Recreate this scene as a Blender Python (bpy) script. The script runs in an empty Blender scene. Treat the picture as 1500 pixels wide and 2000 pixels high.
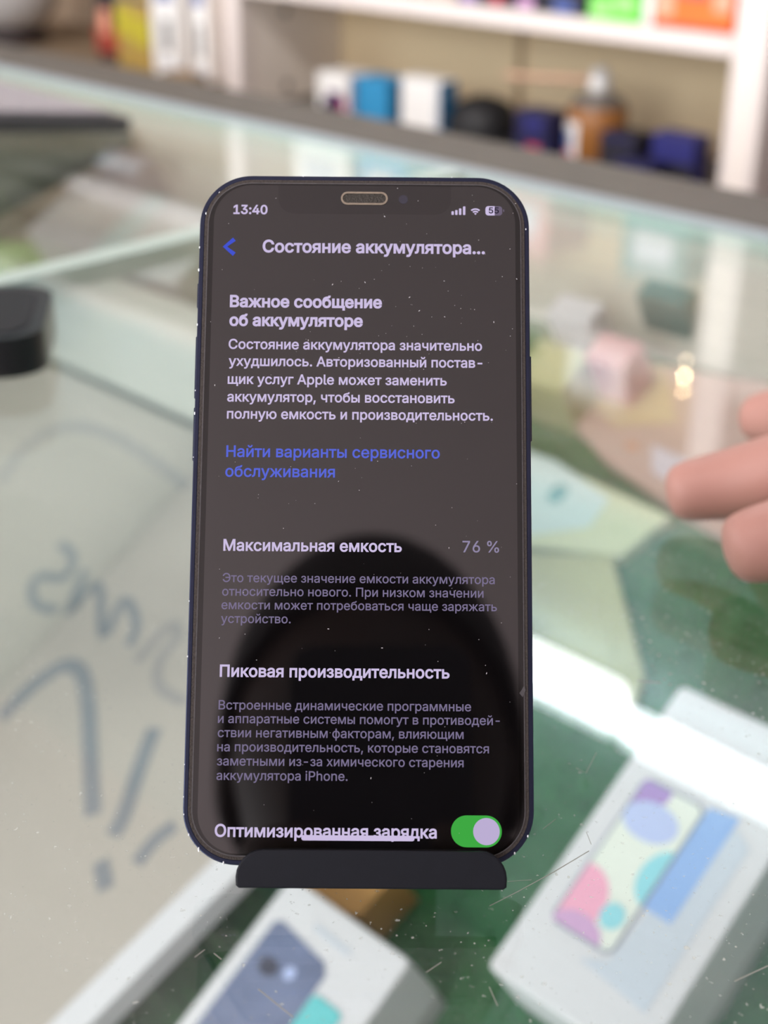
import bpy, bmesh, math, random
from mathutils import Vector, Matrix
from mathutils.geometry import delaunay_2d_cdt

random.seed(7)
S = bpy.context.scene
C = S.collection

# ------------------------------------------------------------------ camera
# metres; glass counter top is z = 0, X runs along the back wall, Y towards it
cam = bpy.data.cameras.new('camera')
cam.sensor_fit = 'AUTO'
cam.sensor_width = 36.0
cam.lens = 2700.0 / 2000.0 * 36.0
cam.clip_start = 0.01
cam.dof.use_dof = True
cam.dof.focus_distance = 0.289
cam.dof.aperture_fstop = cam.lens / 5.0
cam_ob = bpy.data.objects.new('camera', cam)
C.objects.link(cam_ob)
CAM_RIGHT = Vector((0.716589, 0.697452, 0.007796))
CAM_UP = Vector((-0.318389, 0.317139, 0.893337))
CAM_POS = Vector((0.14975, -0.15233, 0.19800))
cam_back = CAM_RIGHT.cross(CAM_UP).normalized()
CAM_RIGHT = CAM_UP.cross(cam_back).normalized()
CAM_UP.normalize()
cam_ob.matrix_world = Matrix(((CAM_RIGHT.x, CAM_UP.x, cam_back.x, CAM_POS.x),
                              (CAM_RIGHT.y, CAM_UP.y, cam_back.y, CAM_POS.y),
                              (CAM_RIGHT.z, CAM_UP.z, cam_back.z, CAM_POS.z),
                              (0, 0, 0, 1)))
S.camera = cam_ob

# ------------------------------------------------------------------ world, light, exposure
S.view_settings.view_transform = 'Standard'
S.view_settings.look = 'None'
S.view_settings.gamma = 1.0
S.view_settings.use_curve_mapping = False
S.view_settings.exposure = 0.0
S.cycles.use_denoising = True
S.cycles.max_bounces = 10
S.cycles.transparent_max_bounces = 16
S.cycles.caustics_reflective = False
S.cycles.caustics_refractive = False

w = bpy.data.worlds.new('daylight')
S.world = w
w.use_nodes = True
w.node_tree.nodes['Background'].inputs[0].default_value = (0.75, 0.85, 1.0, 1)
w.node_tree.nodes['Background'].inputs[1].default_value = 1.0


def area(name, loc, target, sx, sy, power, color):
    l = bpy.data.lights.new(name, 'AREA')
    l.shape = 'RECTANGLE'
    l.size, l.size_y = sx, sy
    l.energy = power
    l.color = color
    o = bpy.data.objects.new(name, l)
    o.location = loc
    o.rotation_euler = (Vector(target) - Vector(loc)).to_track_quat('-Z', 'Y').to_euler()
    C.objects.link(o)
    return o


# daylight through the shop window behind the photographer, and a second window on the left
area('window_daylight', (0.0, -3.12, 0.45), (0.0, 0.0, 0.35), 3.4, 2.1, 135, (0.965, 0.975, 1.0))
area('side_daylight', (-2.5, -1.6, 0.5), (0.0, -1.2, 0.2), 1.5, 1.6, 32, (0.88, 0.95, 1.0))

# unseen fill light added to brighten the shelves
shelf_fill = area('shelf_fill_light', (-0.60, -0.78, 1.60), (-0.85, 1.1, 0.05), 1.2, 0.10, 7, (1.0, 0.97, 0.93))
shelf_fill.data.spread = math.radians(60)

# ------------------------------------------------------------------ materials


def srgb(h):
    h = h.lstrip('#')
    v = [int(h[i:i + 2], 16) / 255 for i in (0, 2, 4)]
    return tuple(c / 12.92 if c <= 0.04045 else ((c + 0.055) / 1.055) ** 2.4 for c in v) + (1,)


def mat(name, col, rough=0.5, metal=0.0, noise=0.0, scale=60.0, ior=1.5, emit=None, strength=0.0, bump=0.0, coat=0.0):
    m = bpy.data.materials.new(name)
    m.use_nodes = True
    nt = m.node_tree
    b = nt.nodes['Principled BSDF']
    c = srgb(col) if isinstance(col, str) else tuple(col) + (1,)
    b.inputs['Base Color'].default_value = c
    b.inputs['Roughness'].default_value = rough
    b.inputs['Metallic'].default_value = metal
    b.inputs['IOR'].default_value = ior
    b.inputs['Coat Weight'].default_value = coat
    tc = nt.nodes.new('ShaderNodeTexCoord')
    tex = nt.nodes.new('ShaderNodeTexNoise')
    tex.inputs['Scale'].default_value = scale
    tex.inputs['Detail'].default_value = 4
    nt.links.new(tc.outputs['Object'], tex.inputs['Vector'])
    if noise:
        mx = nt.nodes.new('ShaderNodeMix')
        mx.data_type = 'RGBA'
        mx.inputs[6].default_value = tuple(v * (1 - noise) for v in c[:3]) + (1,)
        mx.inputs[7].default_value = tuple(min(1, v * (1 + noise)) for v in c[:3]) + (1,)
        nt.links.new(tex.outputs['Fac'], mx.inputs[0])
        nt.links.new(mx.outputs[2], b.inputs['Base Color'])
    if bump:
        bp = nt.nodes.new('ShaderNodeBump')
        bp.inputs['Strength'].default_value = bump
        bp.inputs['Distance'].default_value = 0.001
        nt.links.new(tex.outputs['Fac'], bp.inputs['Height'])
        nt.links.new(bp.outputs['Normal'], b.inputs['Normal'])
    if emit:
        b.inputs['Emission Color'].default_value = srgb(emit)
        b.inputs['Emission Strength'].default_value = strength
    return m


def glass_mat(name, tint, dust=0.0, r0=0.04):
    """Thin architectural glass: clear straight through, Schlick reflection, dust specks and smears."""
    m = bpy.data.materials.new(name)
    m.use_nodes = True
    nt = m.node_tree
    nt.nodes.clear()
    N = nt.nodes.new
    L = nt.links.new

    def math_(op, a=None, b=None):
        n = N('ShaderNodeMath')
        n.operation = op
        for i, v in enumerate((a, b)):
            if v is None:
                continue
            if isinstance(v, (int, float)):
                n.inputs[i].default_value = v
            else:
                L(v, n.inputs[i])
        return n.outputs[0]
    geo = N('ShaderNodeNewGeometry')
    dot = N('ShaderNodeVectorMath')
    dot.operation = 'DOT_PRODUCT'
    L(geo.outputs['Normal'], dot.inputs[0])
    L(geo.outputs['Incoming'], dot.inputs[1])
    c = math_('ABSOLUTE', dot.outputs['Value'])
    one = math_('SUBTRACT', 1.0, c)
    p5 = math_('POWER', one, 5.0)
    fac = math_('ADD', math_('MULTIPLY', p5, 1 - r0), r0)
    tr = N('ShaderNodeBsdfTransparent')
    tr.inputs[0].default_value = tint
    gl = N('ShaderNodeBsdfGlossy')
    gl.inputs['Roughness'].default_value = 0.0
    gl.inputs['Color'].default_value = (1, 1, 1, 1)
    mix = N('ShaderNodeMixShader')
    L(fac, mix.inputs[0])
    L(tr.outputs[0], mix.inputs[1])
    L(gl.outputs[0], mix.inputs[2])
    out = N('ShaderNodeOutputMaterial')
    last = mix.outputs[0]
    if dust:
        tc = N('ShaderNodeTexCoord')
        n1 = N('ShaderNodeTexNoise')
        n1.inputs['Scale'].default_value = 700
        n1.inputs['Detail'].default_value = 2
        L(tc.outputs['Object'], n1.inputs['Vector'])
        mp_ = N('ShaderNodeMapping')
        mp_.inputs['Rotation'].default_value = (0, 0, 0.75)
        mp_.inputs['Scale'].default_value = (9, 55, 9)
        L(tc.outputs['Object'], mp_.inputs['Vector'])
        n2 = N('ShaderNodeTexNoise')
        n2.inputs['Scale'].default_value = 1.0
        n2.inputs['Detail'].default_value = 6
        n2.inputs['Distortion'].default_value = 0.8
        L(mp_.outputs[0], n2.inputs['Vector'])
        r1 = N('ShaderNodeMapRange')
        r1.inputs['From Min'].default_value = 0.66
        r1.inputs['From Max'].default_value = 0.72
        r1.inputs['To Max'].default_value = 0.5
        L(n1.outputs['Fac'], r1.inputs['Value'])
        r2 = N('ShaderNodeMapRange')
        r2.inputs['From Min'].default_value = 0.42
        r2.inputs['From Max'].default_value = 0.70
        r2.inputs['To Min'].default_value = 0.15
        r2.inputs['To Max'].default_value = 2.2
        L(n2.outputs['Fac'], r2.inputs['Value'])
        spk = math_('MULTIPLY', r1.outputs[0], r2.outputs[0])
        haze = math_('MULTIPLY', r2.outputs[0], dust)
        tot = math_('MINIMUM', math_('ADD', spk, haze), 0.8)
        df = N('ShaderNodeBsdfDiffuse')
        df.inputs[0].default_value = srgb('#d8dcd2')
        m2 = N('ShaderNodeMixShader')
        L(tot, m2.inputs[0])
        L(last, m2.inputs[1])
        L(df.outputs[0], m2.inputs[2])
        last = m2.outputs[0]
    L(last, out.inputs['Surface'])
    return m


M = {}
M['wall'] = mat('wall_paint', '#e4ddda', 0.9, noise=0.03, scale=4)
M['wall_cool'] = mat('cool_wall_paint', '#a3b6ba', 0.9, noise=0.03, scale=4)
M['ceil'] = mat('ceiling_paint', '#eddada', 0.95, noise=0.02, scale=3)
M['floor'] = mat('floor_tiles', '#8f857c', 0.5, noise=0.1, scale=8)
M['white_lam'] = mat('white_laminate', '#e6dbd6', 0.45, noise=0.02, scale=12)
M['cream'] = mat('cream_panel', '#f7dfb6', 0.7, noise=0.04, scale=6)
M['grey_panel'] = mat('warm_grey_panel', '#f2e8df', 0.6, noise=0.04, scale=6)
M['shaded_panel'] = mat('shaded_bay_panel', '#8f7e77', 0.7, noise=0.05, scale=5)
M['base_brown'] = mat('brown_base_board', '#8d7a62', 0.7, noise=0.15, scale=30)
M['rail'] = mat('worn_grey_wood', '#5a534b', 0.6, noise=0.22, scale=45, bump=0.2)
M['alu'] = mat('pale_trim', '#9aa3a8', 0.3, metal=0.1)
M['cabinet'] = mat('cabinet_white', '#dcd6ce', 0.5, noise=0.03, scale=8)
M['case_back'] = mat('case_back_panel', '#cfc9bd', 0.6, noise=0.05, scale=9)
M['glass'] = glass_mat('counter_glass', (0.95, 0.98, 0.972, 1), dust=0.03, r0=0.058)
M['glass_in'] = glass_mat('counter_glass_under', (0.96, 0.985, 0.98, 1))
M['glass_edge'] = mat('frosted_glass_edge', '#b0c9bd', 0.3, ior=1.5)
M['joint'] = mat('glass_joint', '#bccbc1', 0.35)
M['grass'] = mat('grass_blades', '#2f7a38', 0.7, noise=0.35, scale=90)
M['grass_base'] = mat('grass_backing', '#265c33', 0.9, noise=0.3, scale=50)
M['grass_light'] = mat('grass_mat_pale', '#86a75f', 0.8, noise=0.2, scale=50)
M['black_plastic'] = mat('black_plastic', '#15161d', 0.6, ior=1.3, noise=0.15, scale=400, bump=0.05)
M['black_matte'] = mat('black_matte', '#0e0e12', 0.6)
M['dark_key'] = mat('keyboard_shell', '#3a373d', 0.4)
M['grey_key'] = mat('keyboard_keys', '#a49da0', 0.6, noise=0.15, scale=200)
M['navy_alu'] = mat('navy_aluminium', '#272b40', 0.3, metal=0.7, noise=0.2, scale=300)
M['gasket'] = mat('dusty_gasket', '#3b332f', 0.8, noise=0.6, scale=2500, bump=0.4)
M['glass_rim'] = mat('glass_rim', '#4a4648', 0.4, noise=0.5, scale=900)
M['bare_metal'] = mat('bare_metal', '#f2f2f6', 0.3, metal=0.3)
M['bezel'] = mat('bezel_glass', '#060505', 0.03, ior=1.52)
M['display'] = mat('display_glass', '#0b090a', 0.03, ior=1.72)
M['notch'] = mat('notch_glass', '#0a0809', 0.03, ior=1.66)
M['lens'] = mat('camera_lens', '#0b1026', 0.05, ior=1.75, emit='#1c2a70', strength=0.01)  # faint added emission paints the lens's blue gleam
M['grille'] = mat('earpiece_mesh', '#3b352f', 0.7, metal=0.1, noise=0.8, scale=2600, bump=0.6)
M['grille_rim'] = mat('earpiece_rim', '#8a7c6d', 0.4, metal=0.3, noise=0.3, scale=900)
M['txt_white'] = mat('screen_white', '#000000', 0.9, ior=1.0, emit='#cdbfe2', strength=1.0)
M['txt_mid'] = mat('screen_light', '#000000', 0.9, ior=1.0, emit='#c0b2d8', strength=0.95)
M['txt_grey'] = mat('screen_grey', '#000000', 0.9, ior=1.0, emit='#7d7392', strength=0.95)
M['txt_value'] = mat('screen_value', '#000000', 0.9, ior=1.0, emit='#8f86a4', strength=1.0)
M['txt_blue'] = mat('screen_link', '#000000', 0.9, ior=1.0, emit='#5a68d8', strength=1.0)
M['txt_back'] = mat('screen_arrow', '#000000', 0.9, ior=1.0, emit='#4454cf', strength=1.0)
M['txt_dim'] = mat('screen_dim', '#000000', 0.9, ior=1.0, emit='#6f6479', strength=1.0)
M['txt_dark'] = mat('screen_dark', '#000000', 0.9, ior=1.0, emit='#201a2c', strength=1.0)
M['sw_green'] = mat('screen_green', '#000000', 0.9, ior=1.0, emit='#3fa843', strength=1.0)
M['carton'] = mat('beige_card', '#b2a79c', 0.7, noise=0.05, scale=12)
M['marker'] = mat('grey_marker', '#7e8084', 0.7, noise=0.1, scale=40)
M['marker_faint'] = mat('faint_marker', '#99928e', 0.7, noise=0.1, scale=40)
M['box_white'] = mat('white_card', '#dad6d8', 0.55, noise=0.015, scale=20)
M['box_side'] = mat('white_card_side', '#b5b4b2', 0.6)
M['print_navy'] = mat('print_slate_blue', '#6f7896', 0.4, noise=0.35, scale=55)
M['print_dark'] = mat('print_dark', '#3f4152', 0.4, noise=0.4, scale=200)
M['print_teal'] = mat('print_teal', '#66c6c8', 0.4)
M['print_grey'] = mat('print_pale_grey', '#c9ced8', 0.5)
M['print_outline'] = mat('print_outline', '#8b8fa0', 0.5)
M['print_paleyellow'] = mat('print_pale_yellow', '#e6e8dc', 0.5)
M['print_purple'] = mat('print_purple', '#a784c4', 0.5)
M['print_blue'] = mat('print_periwinkle', '#b9c3ea', 0.5)
M['print_blueband'] = mat('print_blue_band', '#8fb0e4', 0.5)
M['print_cyan'] = mat('print_cyan', '#8fd4de', 0.5)
M['print_pink'] = mat('print_pink', '#f2a5bf', 0.5)
M['print_mauve'] = mat('print_mauve', '#cf9fca', 0.5)
M['brown_card'] = mat('brown_card', '#b98a4e', 0.7, noise=0.15, scale=30)
M['yellowgreen'] = mat('pale_yellow_green', '#b9c09a', 0.6, noise=0.05, scale=20)
M['olive_card'] = mat('olive_card', '#a4a57c', 0.65, noise=0.08, scale=20)
M['mint'] = mat('pale_mint', '#b4c8c4', 0.6)
M['teal_ink'] = mat('teal_ink', '#4f8f90', 0.6)
M['pink_card'] = mat('pink_beige_card', '#b99a8f', 0.65, noise=0.06, scale=15)
M['cream_card'] = mat('cream_card', '#c0a886', 0.65, noise=0.05, scale=15)
M['rust'] = mat('rust_print', '#c08b70', 0.6)
M['lilac'] = mat('lilac_print', '#cbbfc8', 0.6)
M['dark_olive'] = mat('dark_olive_reflection', '#5a5848', 0.7, noise=0.1, scale=12)
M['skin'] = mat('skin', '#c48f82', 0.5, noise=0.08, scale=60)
M['skin2'] = mat('skin_shade', '#4d3429', 0.55, noise=0.06, scale=40)  # skin darkened so the mirrored figure stays a black silhouette
M['nail'] = mat('nail', '#c99488', 0.25)
M['hair'] = mat('dark_hair', '#15110f', 0.6, noise=0.3, scale=200)
M['cloth'] = mat('dark_cloth', '#1b1b22', 0.9, noise=0.2, scale=90)
M['jeans'] = mat('dark_jeans', '#20242f', 0.9, noise=0.2, scale=90)
M['shoe'] = mat('shoe', '#141414', 0.5)
M['sleeve'] = mat('brown_sleeve', '#5e4640', 0.9, noise=0.1, scale=60)
M['led'] = mat('led_diffuser', '#ffffff', 0.4, emit='#f4fbff', strength=20.0)
M['led_house'] = mat('lamp_housing', '#e8e8e8', 0.4)
M['blue_box'] = mat('blue_box', '#2f8fc2', 0.5, noise=0.06, scale=30)
M['blue_dark'] = mat('blue_side', '#1d6f9f', 0.5)
M['navy'] = mat('navy_box', '#22214c', 0.45, noise=0.2, scale=60)
M['navy_bright'] = mat('navy_bright', '#2a2b70', 0.45)
M['near_black'] = mat('near_black_box', '#211f2c', 0.5, noise=0.2, scale=60)
M['orange_can'] = mat('orange_brown_can', '#94602f', 0.35, noise=0.12, scale=40)
M['silver'] = mat('silver', '#b9b4b0', 0.3, metal=0.8)
M['white_plastic'] = mat('white_plastic', '#f1efec', 0.35)
M['grey_white'] = mat('grey_white_plastic', '#c9c6c4', 0.35)
M['straw_red'] = mat('pinkish_straw', '#c9a287', 0.5)
M['label_blue'] = mat('label_blue', '#4b5fa0', 0.5)
M['label_red'] = mat('label_red', '#c23a55', 0.5)
M['green_box'] = mat('green_box', '#5fc83c', 0.5, noise=0.08, scale=30)
M['orange_box'] = mat('orange_box', '#f5742f', 0.5, noise=0.08, scale=30)
M['peach'] = mat('peach_print', '#f2a588', 0.5)
M['grey_dark'] = mat('dark_grey', '#56535a', 0.5)
M['yellow'] = mat('yellow_pack', '#b3954a', 0.45, noise=0.2, scale=40)
M['yellow_b'] = mat('bright_yellow', '#c2b530', 0.45)
M['red'] = mat('red_pack', '#a23c2b', 0.45, noise=0.1, scale=40)
M['dark_brown'] = mat('dark_brown_pack', '#33282a', 0.5)
M['purple_print'] = mat('purple_print', '#5b2c66', 0.45)
M['magenta'] = mat('magenta_print', '#c8507e', 0.45)
M['ink'] = mat('dark_ink', '#5b5a58', 0.5)
M['scratch'] = mat('pale_scratch', '#a8a79c', 0.6)
M['window_glass'] = glass_mat('window_glass', (0.97, 0.99, 0.98, 1))
M['alu_frame'] = mat('window_frame_white', '#e4e4e2', 0.4)


M['dust'] = mat('dust', '#b9b2b4', 0.9)
M['black_gloss'] = mat('black_gloss', '#0b0b10', 0.3)
M['glint_bead'] = mat('warm_glint', '#ffffff', 0.4, emit='#ffd9a0', strength=110)
M['glint_bead_dim'] = mat('dim_warm_glint', '#ffffff', 0.4, emit='#ffe6c0', strength=28)
M['can_top'] = mat('can_top', '#77706a', 0.4, metal=0.3)
M['seam'] = mat('seam_strip', '#b39a76', 0.7)
M['back_left'] = mat('tan_back', '#b79f86', 0.7, noise=0.05, scale=6)
M['red_dark'] = mat('dark_red_box', '#3a1f26', 0.5)
M['green_pale'] = mat('pale_green_print', '#9fdf86', 0.5)

# ------------------------------------------------------------------ helpers


def link(name, me, m, parent=None, kind=None):
    ms = m if isinstance(m, (list, tuple)) else [m]
    for x in ms:
        me.materials.append(M[x] if isinstance(x, str) else x)
    o = bpy.data.objects.new(name, me)
    C.objects.link(o)
    if parent is not None:
        o.parent = parent
    if kind:
        o['kind'] = kind
    return o


def fin(name, bm, m, parent=None, kind=None, smooth=False):
    bmesh.ops.recalc_face_normals(bm, faces=bm.faces)
    me = bpy.data.meshes.new(name)
    bm.to_mesh(me)
    bm.free()
    if smooth:
        for p in me.polygons:
            p.use_smooth = True
    return link(name, me, m, parent, kind)


def thing(name, label, cat, loc=(0, 0, 0), rz=0.0, group=None):
    o = bpy.data.objects.new(name, None)
    o.empty_display_size = 0.02
    C.objects.link(o)
    o.location = loc
    o.rotation_euler = (0, 0, rz)
    tag(o, label, cat, group)
    return o


def tag(o, label, cat, group=None, kind=None):
    o['label'] = label
    o['category'] = cat
    if group:
        o['group'] = group
    if kind:
        o['kind'] = kind
    return o


def add_box(bm, x0, x1, y0, y1, z0, z1, bevel=0.0, seg=2, mi=0):
    r = bmesh.ops.create_cube(bm, size=1)
    vs = r['verts']
    for v in vs:
        v.co = Vector(((x0 + x1) / 2 + v.co.x * (x1 - x0), (y0 + y1) / 2 + v.co.y * (y1 - y0), (z0 + z1) / 2 + v.co.z * (z1 - z0)))
    fs = list({f for v in vs for f in v.link_faces})
    for f in fs:
        f.material_index = mi
    if bevel:
        es = list({e for v in vs for e in v.link_edges})
        bmesh.ops.bevel(bm, geom=es, offset=bevel, segments=seg, profile=0.5, affect='EDGES')
    return vs


def box(name, x0, x1, y0, y1, z0, z1, m, parent=None, bevel=0.0, kind=None, seg=2):
    bm = bmesh.new()
    add_box(bm, x0, x1, y0, y1, z0, z1, bevel, seg)
    return fin(name, bm, m, parent, kind)


def rounded_rect(x0, x1, y0, y1, r, n=8):
    pts = []
    for cx, cy, a0 in ((x1 - r, y1 - r, 0), (x0 + r, y1 - r, 90), (x0 + r, y0 + r, 180), (x1 - r, y0 + r, 270)):
        for i in range(n + 1):
            a = math.radians(a0 + 90 * i / n)
            pts.append((cx + r * math.cos(a), cy + r * math.sin(a)))
    return pts


def add_prism(bm, pts, z0, z1, bevel=0.0, seg=2, mi=0):
    """Extrude a polygon in XY from z0 to z1."""
    lo = [bm.verts.new((p[0], p[1], z0)) for p in pts]
    hi = [bm.verts.new((p[0], p[1], z1)) for p in pts]
    n = len(pts)
    fs = [bm.faces.new(lo[::-1]), bm.faces.new(hi)]
    for i in range(n):
        fs.append(bm.faces.new((lo[i], lo[(i + 1) % n], hi[(i + 1) % n], hi[i])))
    for f in fs:
        f.material_index = mi
    if bevel:
        es = [e for f in fs[:2] for e in f.edges]
        bmesh.ops.bevel(bm, geom=list(set(es)), offset=bevel, segments=seg, profile=0.5, affect='EDGES')


def prism(name, pts, z0, z1, m, parent=None, bevel=0.0, seg=2, smooth=False):
    bm = bmesh.new()
    add_prism(bm, pts, z0, z1, bevel, seg)
    o = fin(name, bm, m, parent)
    return o


def add_ring(bm, outer, inner, z0, z1, mi=0):
    n = len(outer)
    vo0 = [bm.verts.new((p[0], p[1], z0)) for p in outer]
    vo1 = [bm.verts.new((p[0], p[1], z1)) for p in outer]
    vi0 = [bm.verts.new((p[0], p[1], z0)) for p in inner]
    vi1 = [bm.verts.new((p[0], p[1], z1)) for p in inner]
    for i in range(n):
        j = (i + 1) % n
        for q in ((vo0[i], vo0[j], vo1[j], vo1[i]), (vi0[j], vi0[i], vi1[i], vi1[j]),
                  (vo1[i], vo1[j], vi1[j], vi1[i]), (vo0[j], vo0[i], vi0[i], vi0[j])):
            f = bm.faces.new(q)
            f.material_index = mi


def add_lathe(bm, prof, n=24, cx=0, cy=0, mi=0):
    rings = []
    for r, z in prof:
        if r < 1e-6:
            rings.append([bm.verts.new((cx, cy, z))])
        else:
            rings.append([bm.verts.new((cx + r * math.cos(2 * math.pi * i / n), cy + r * math.sin(2 * math.pi * i / n), z)) for i in range(n)])
    for a, b in zip(rings, rings[1:]):
        for i in range(n):
            j = (i + 1) % n
            if len(a) == 1 and len(b) == 1:
                continue
            if len(a) == 1:
                f = bm.faces.new((a[0], b[i], b[j]))
            elif len(b) == 1:
                f = bm.faces.new((a[i], a[j], b[0]))
            else:
                f = bm.faces.new((a[i], a[j], b[j], b[i]))
            f.material_index = mi
    for ring in (rings[0], rings[-1]):
        if len(ring) > 2:
            f = bm.faces.new(ring)
            f.material_index = mi


def lathe(name, prof, m, parent=None, n=24, cx=0, cy=0):
    bm = bmesh.new()
    add_lathe(bm, prof, n, cx, cy)
    return fin(name, bm, m, parent, smooth=True)


def add_tube(bm, pts, r, n=8, mi=0):
    pts = [Vector(p) for p in pts]
    rings = []
    for i, p in enumerate(pts):
        d = (pts[min(i + 1, len(pts) - 1)] - pts[max(i - 1, 0)]).normalized()
        a = d.cross(Vector((0, 0, 1)))
        if a.length < 1e-4:
            a = d.cross(Vector((1, 0, 0)))
        a.normalize()
        b = d.cross(a)
        rings.append([bm.verts.new(p + (a * math.cos(2 * math.pi * k / n) + b * math.sin(2 * math.pi * k / n)) * r) for k in range(n)])
    for a, b in zip(rings, rings[1:]):
        for k in range(n):
            f = bm.faces.new((a[k], a[(k + 1) % n], b[(k + 1) % n], b[k]))
            f.material_index = mi
    for q in (rings[0], rings[-1]):
        bm.faces.new(q).material_index = mi


def ribbon(bm, pts, wd, z0, z1, mi=0):
    """A stroke of marker or a strip: width wd along a polyline in XY, from z0 to z1."""
    pts = [Vector((p[0], p[1])) for p in pts]
    L, R = [], []
    for i, p in enumerate(pts):
        d = (pts[min(i + 1, len(pts) - 1)] - pts[max(i - 1, 0)]).normalized()
        nrm = Vector((-d.y, d.x)) * wd / 2
        L.append(p + nrm)
        R.append(p - nrm)
    for i in range(len(pts) - 1):
        q = [L[i], L[i + 1], R[i + 1], R[i]]
        lo = [bm.verts.new((v.x, v.y, z0)) for v in q]
        hi = [bm.verts.new((v.x, v.y, z1)) for v in q]
        bm.faces.new(hi)
        bm.faces.new(lo[::-1])
        for k in range(4):
            bm.faces.new((lo[k], lo[(k + 1) % 4], hi[(k + 1) % 4], hi[k]))


def smooth_path(pts, n=6):
    """Catmull-Rom through the points."""
    P = [Vector(p) for p in pts]
    out = []
    for i in range(len(P) - 1):
        a, b, c, d = P[max(i - 1, 0)], P[i], P[i + 1], P[min(i + 2, len(P) - 1)]
        for k in range(n):
            t = k / n
            out.append(0.5 * ((2 * b) + (c - a) * t + (2 * a - 5 * b + 4 * c - d) * t * t + (3 * b - a - 3 * c + d) * t ** 3))
    out.append(P[-1])
    return out


def skin_mesh(name, joints, bones, m, parent=None, levels=2, root=0):
    """One continuous body grown around a skeleton: joints = [(co, radius)], bones = [(i, j)]."""
    me = bpy.data.meshes.new(name)
    me.from_pydata([tuple(j[0]) for j in joints], bones, [])
    o = bpy.data.objects.new(name, me)
    C.objects.link(o)
    md = o.modifiers.new('skin', 'SKIN')
    md.use_smooth_shade = True
    sv = me.skin_vertices[0].data
    for i, j in enumerate(joints):
        r = j[1]
        sv[i].radius = (r, r) if isinstance(r, (int, float)) else r
        sv[i].use_root = (i == root)
    s = o.modifiers.new('sub', 'SUBSURF')
    s.levels = s.render_levels = levels
    dg = bpy.context.evaluated_depsgraph_get()
    new = bpy.data.meshes.new_from_object(o.evaluated_get(dg))
    bpy.data.objects.remove(o)
    bpy.data.meshes.remove(me)
    for p in new.polygons:
        p.use_smooth = True
    new.materials.clear()
    return link(name, new, m, parent)

# ------------------------------------------------------------------ the room
X0, X1, YF, YB, ZF, ZC = -2.7, 2.7, -3.2, 1.25, -1.05, 1.75
box('floor', X0 - .1, X1 + .1, YF - .1, YB + .1, ZF - .1, ZF, 'floor', kind='structure')
box('ceiling', X0 - .1, X1 + .1, YF - .1, YB + .1, ZC, ZC + .1, 'ceil', kind='structure')
box('wall_back', X0 - .1, X1 + .1, YB, YB + .1, ZF, ZC, 'wall_cool', kind='structure')
box('wall_right', X1, X1 + .1, YF, YB, ZF, ZC, 'wall', kind='structure')


def wall_with_hole(name, m, u0, u1, hu0, hu1, hz0, hz1, place):
    """A wall slab along u with one rectangular opening; place maps (u0,u1,z0,z1) to box limits."""
    bm = bmesh.new()
    for a, b, c, d in ((u0, hu0, ZF, ZC), (hu1, u1, ZF, ZC), (hu0, hu1, ZF, hz0), (hu0, hu1, hz1, ZC)):
        add_box(bm, *place(a, b, c, d))
    return fin(name, bm, m, kind='structure')


wall_with_hole('wall_front', 'wall', X0 - .1, X1 + .1, -1.7, 1.7, -.6, 1.5, lambda a, b, c, d: (a, b, YF - .1, YF, c, d))
wall_with_hole('wall_left', 'wall', YF, YB, -2.35, -.85, -.3, 1.3, lambda a, b, c, d: (X0 - .1, X0, a, b, c, d))


def window(name, place, u0, u1, z0, z1):
    r = bpy.data.objects.new(name, None)
    C.objects.link(r)
    r['kind'] = 'structure'
    bm = bmesh.new()
    t = .05
    for a, b, c, d in ((u0, u1, z0, z0 + t), (u0, u1, z1 - t, z1), (u0, u0 + t, z0 + t, z1 - t), (u1 - t, u1, z0 + t, z1 - t),
                       ((u0 + u1) / 2 - t / 2, (u0 + u1) / 2 + t / 2, z0 + t, z1 - t)):
        add_box(bm, *place(a, b, c, d, .06))
    fin('window_frame', bm, 'alu_frame', r)
    bm = bmesh.new()
    add_box(bm, *place(u0 + t, u1 - t, z0 + t, z1 - t, .008))
    fin('window_pane', bm, 'window_glass', r)


window('window_1', lambda a, b, c, d, t: (a, b, YF - .05 - t / 2, YF - .05 + t / 2, c, d), -1.7, 1.7, -.6, 1.5)
window('window_2', lambda a, b, c, d, t: (X0 - .05 - t / 2, X0 - .05 + t / 2, a, b, c, d), -2.35, -.85, -.3, 1.3)

# ------------------------------------------------------------------ glass counters
TILT = math.atan(.6)
VD = Vector((0, math.cos(TILT), math.sin(TILT)))
ND = Vector((0, -math.sin(TILT), math.cos(TILT)))
OD = Vector((0, .5, -.02))          # top edge of the plane that the product box lids lie in


def slope(x, v, w=0.0):
    return OD + Vector((x, 0, 0)) + VD * v + ND * w


FLOOR_W = -.05
CF, CR = -.36, .502                 # front and rear edge of the glass tops


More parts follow.
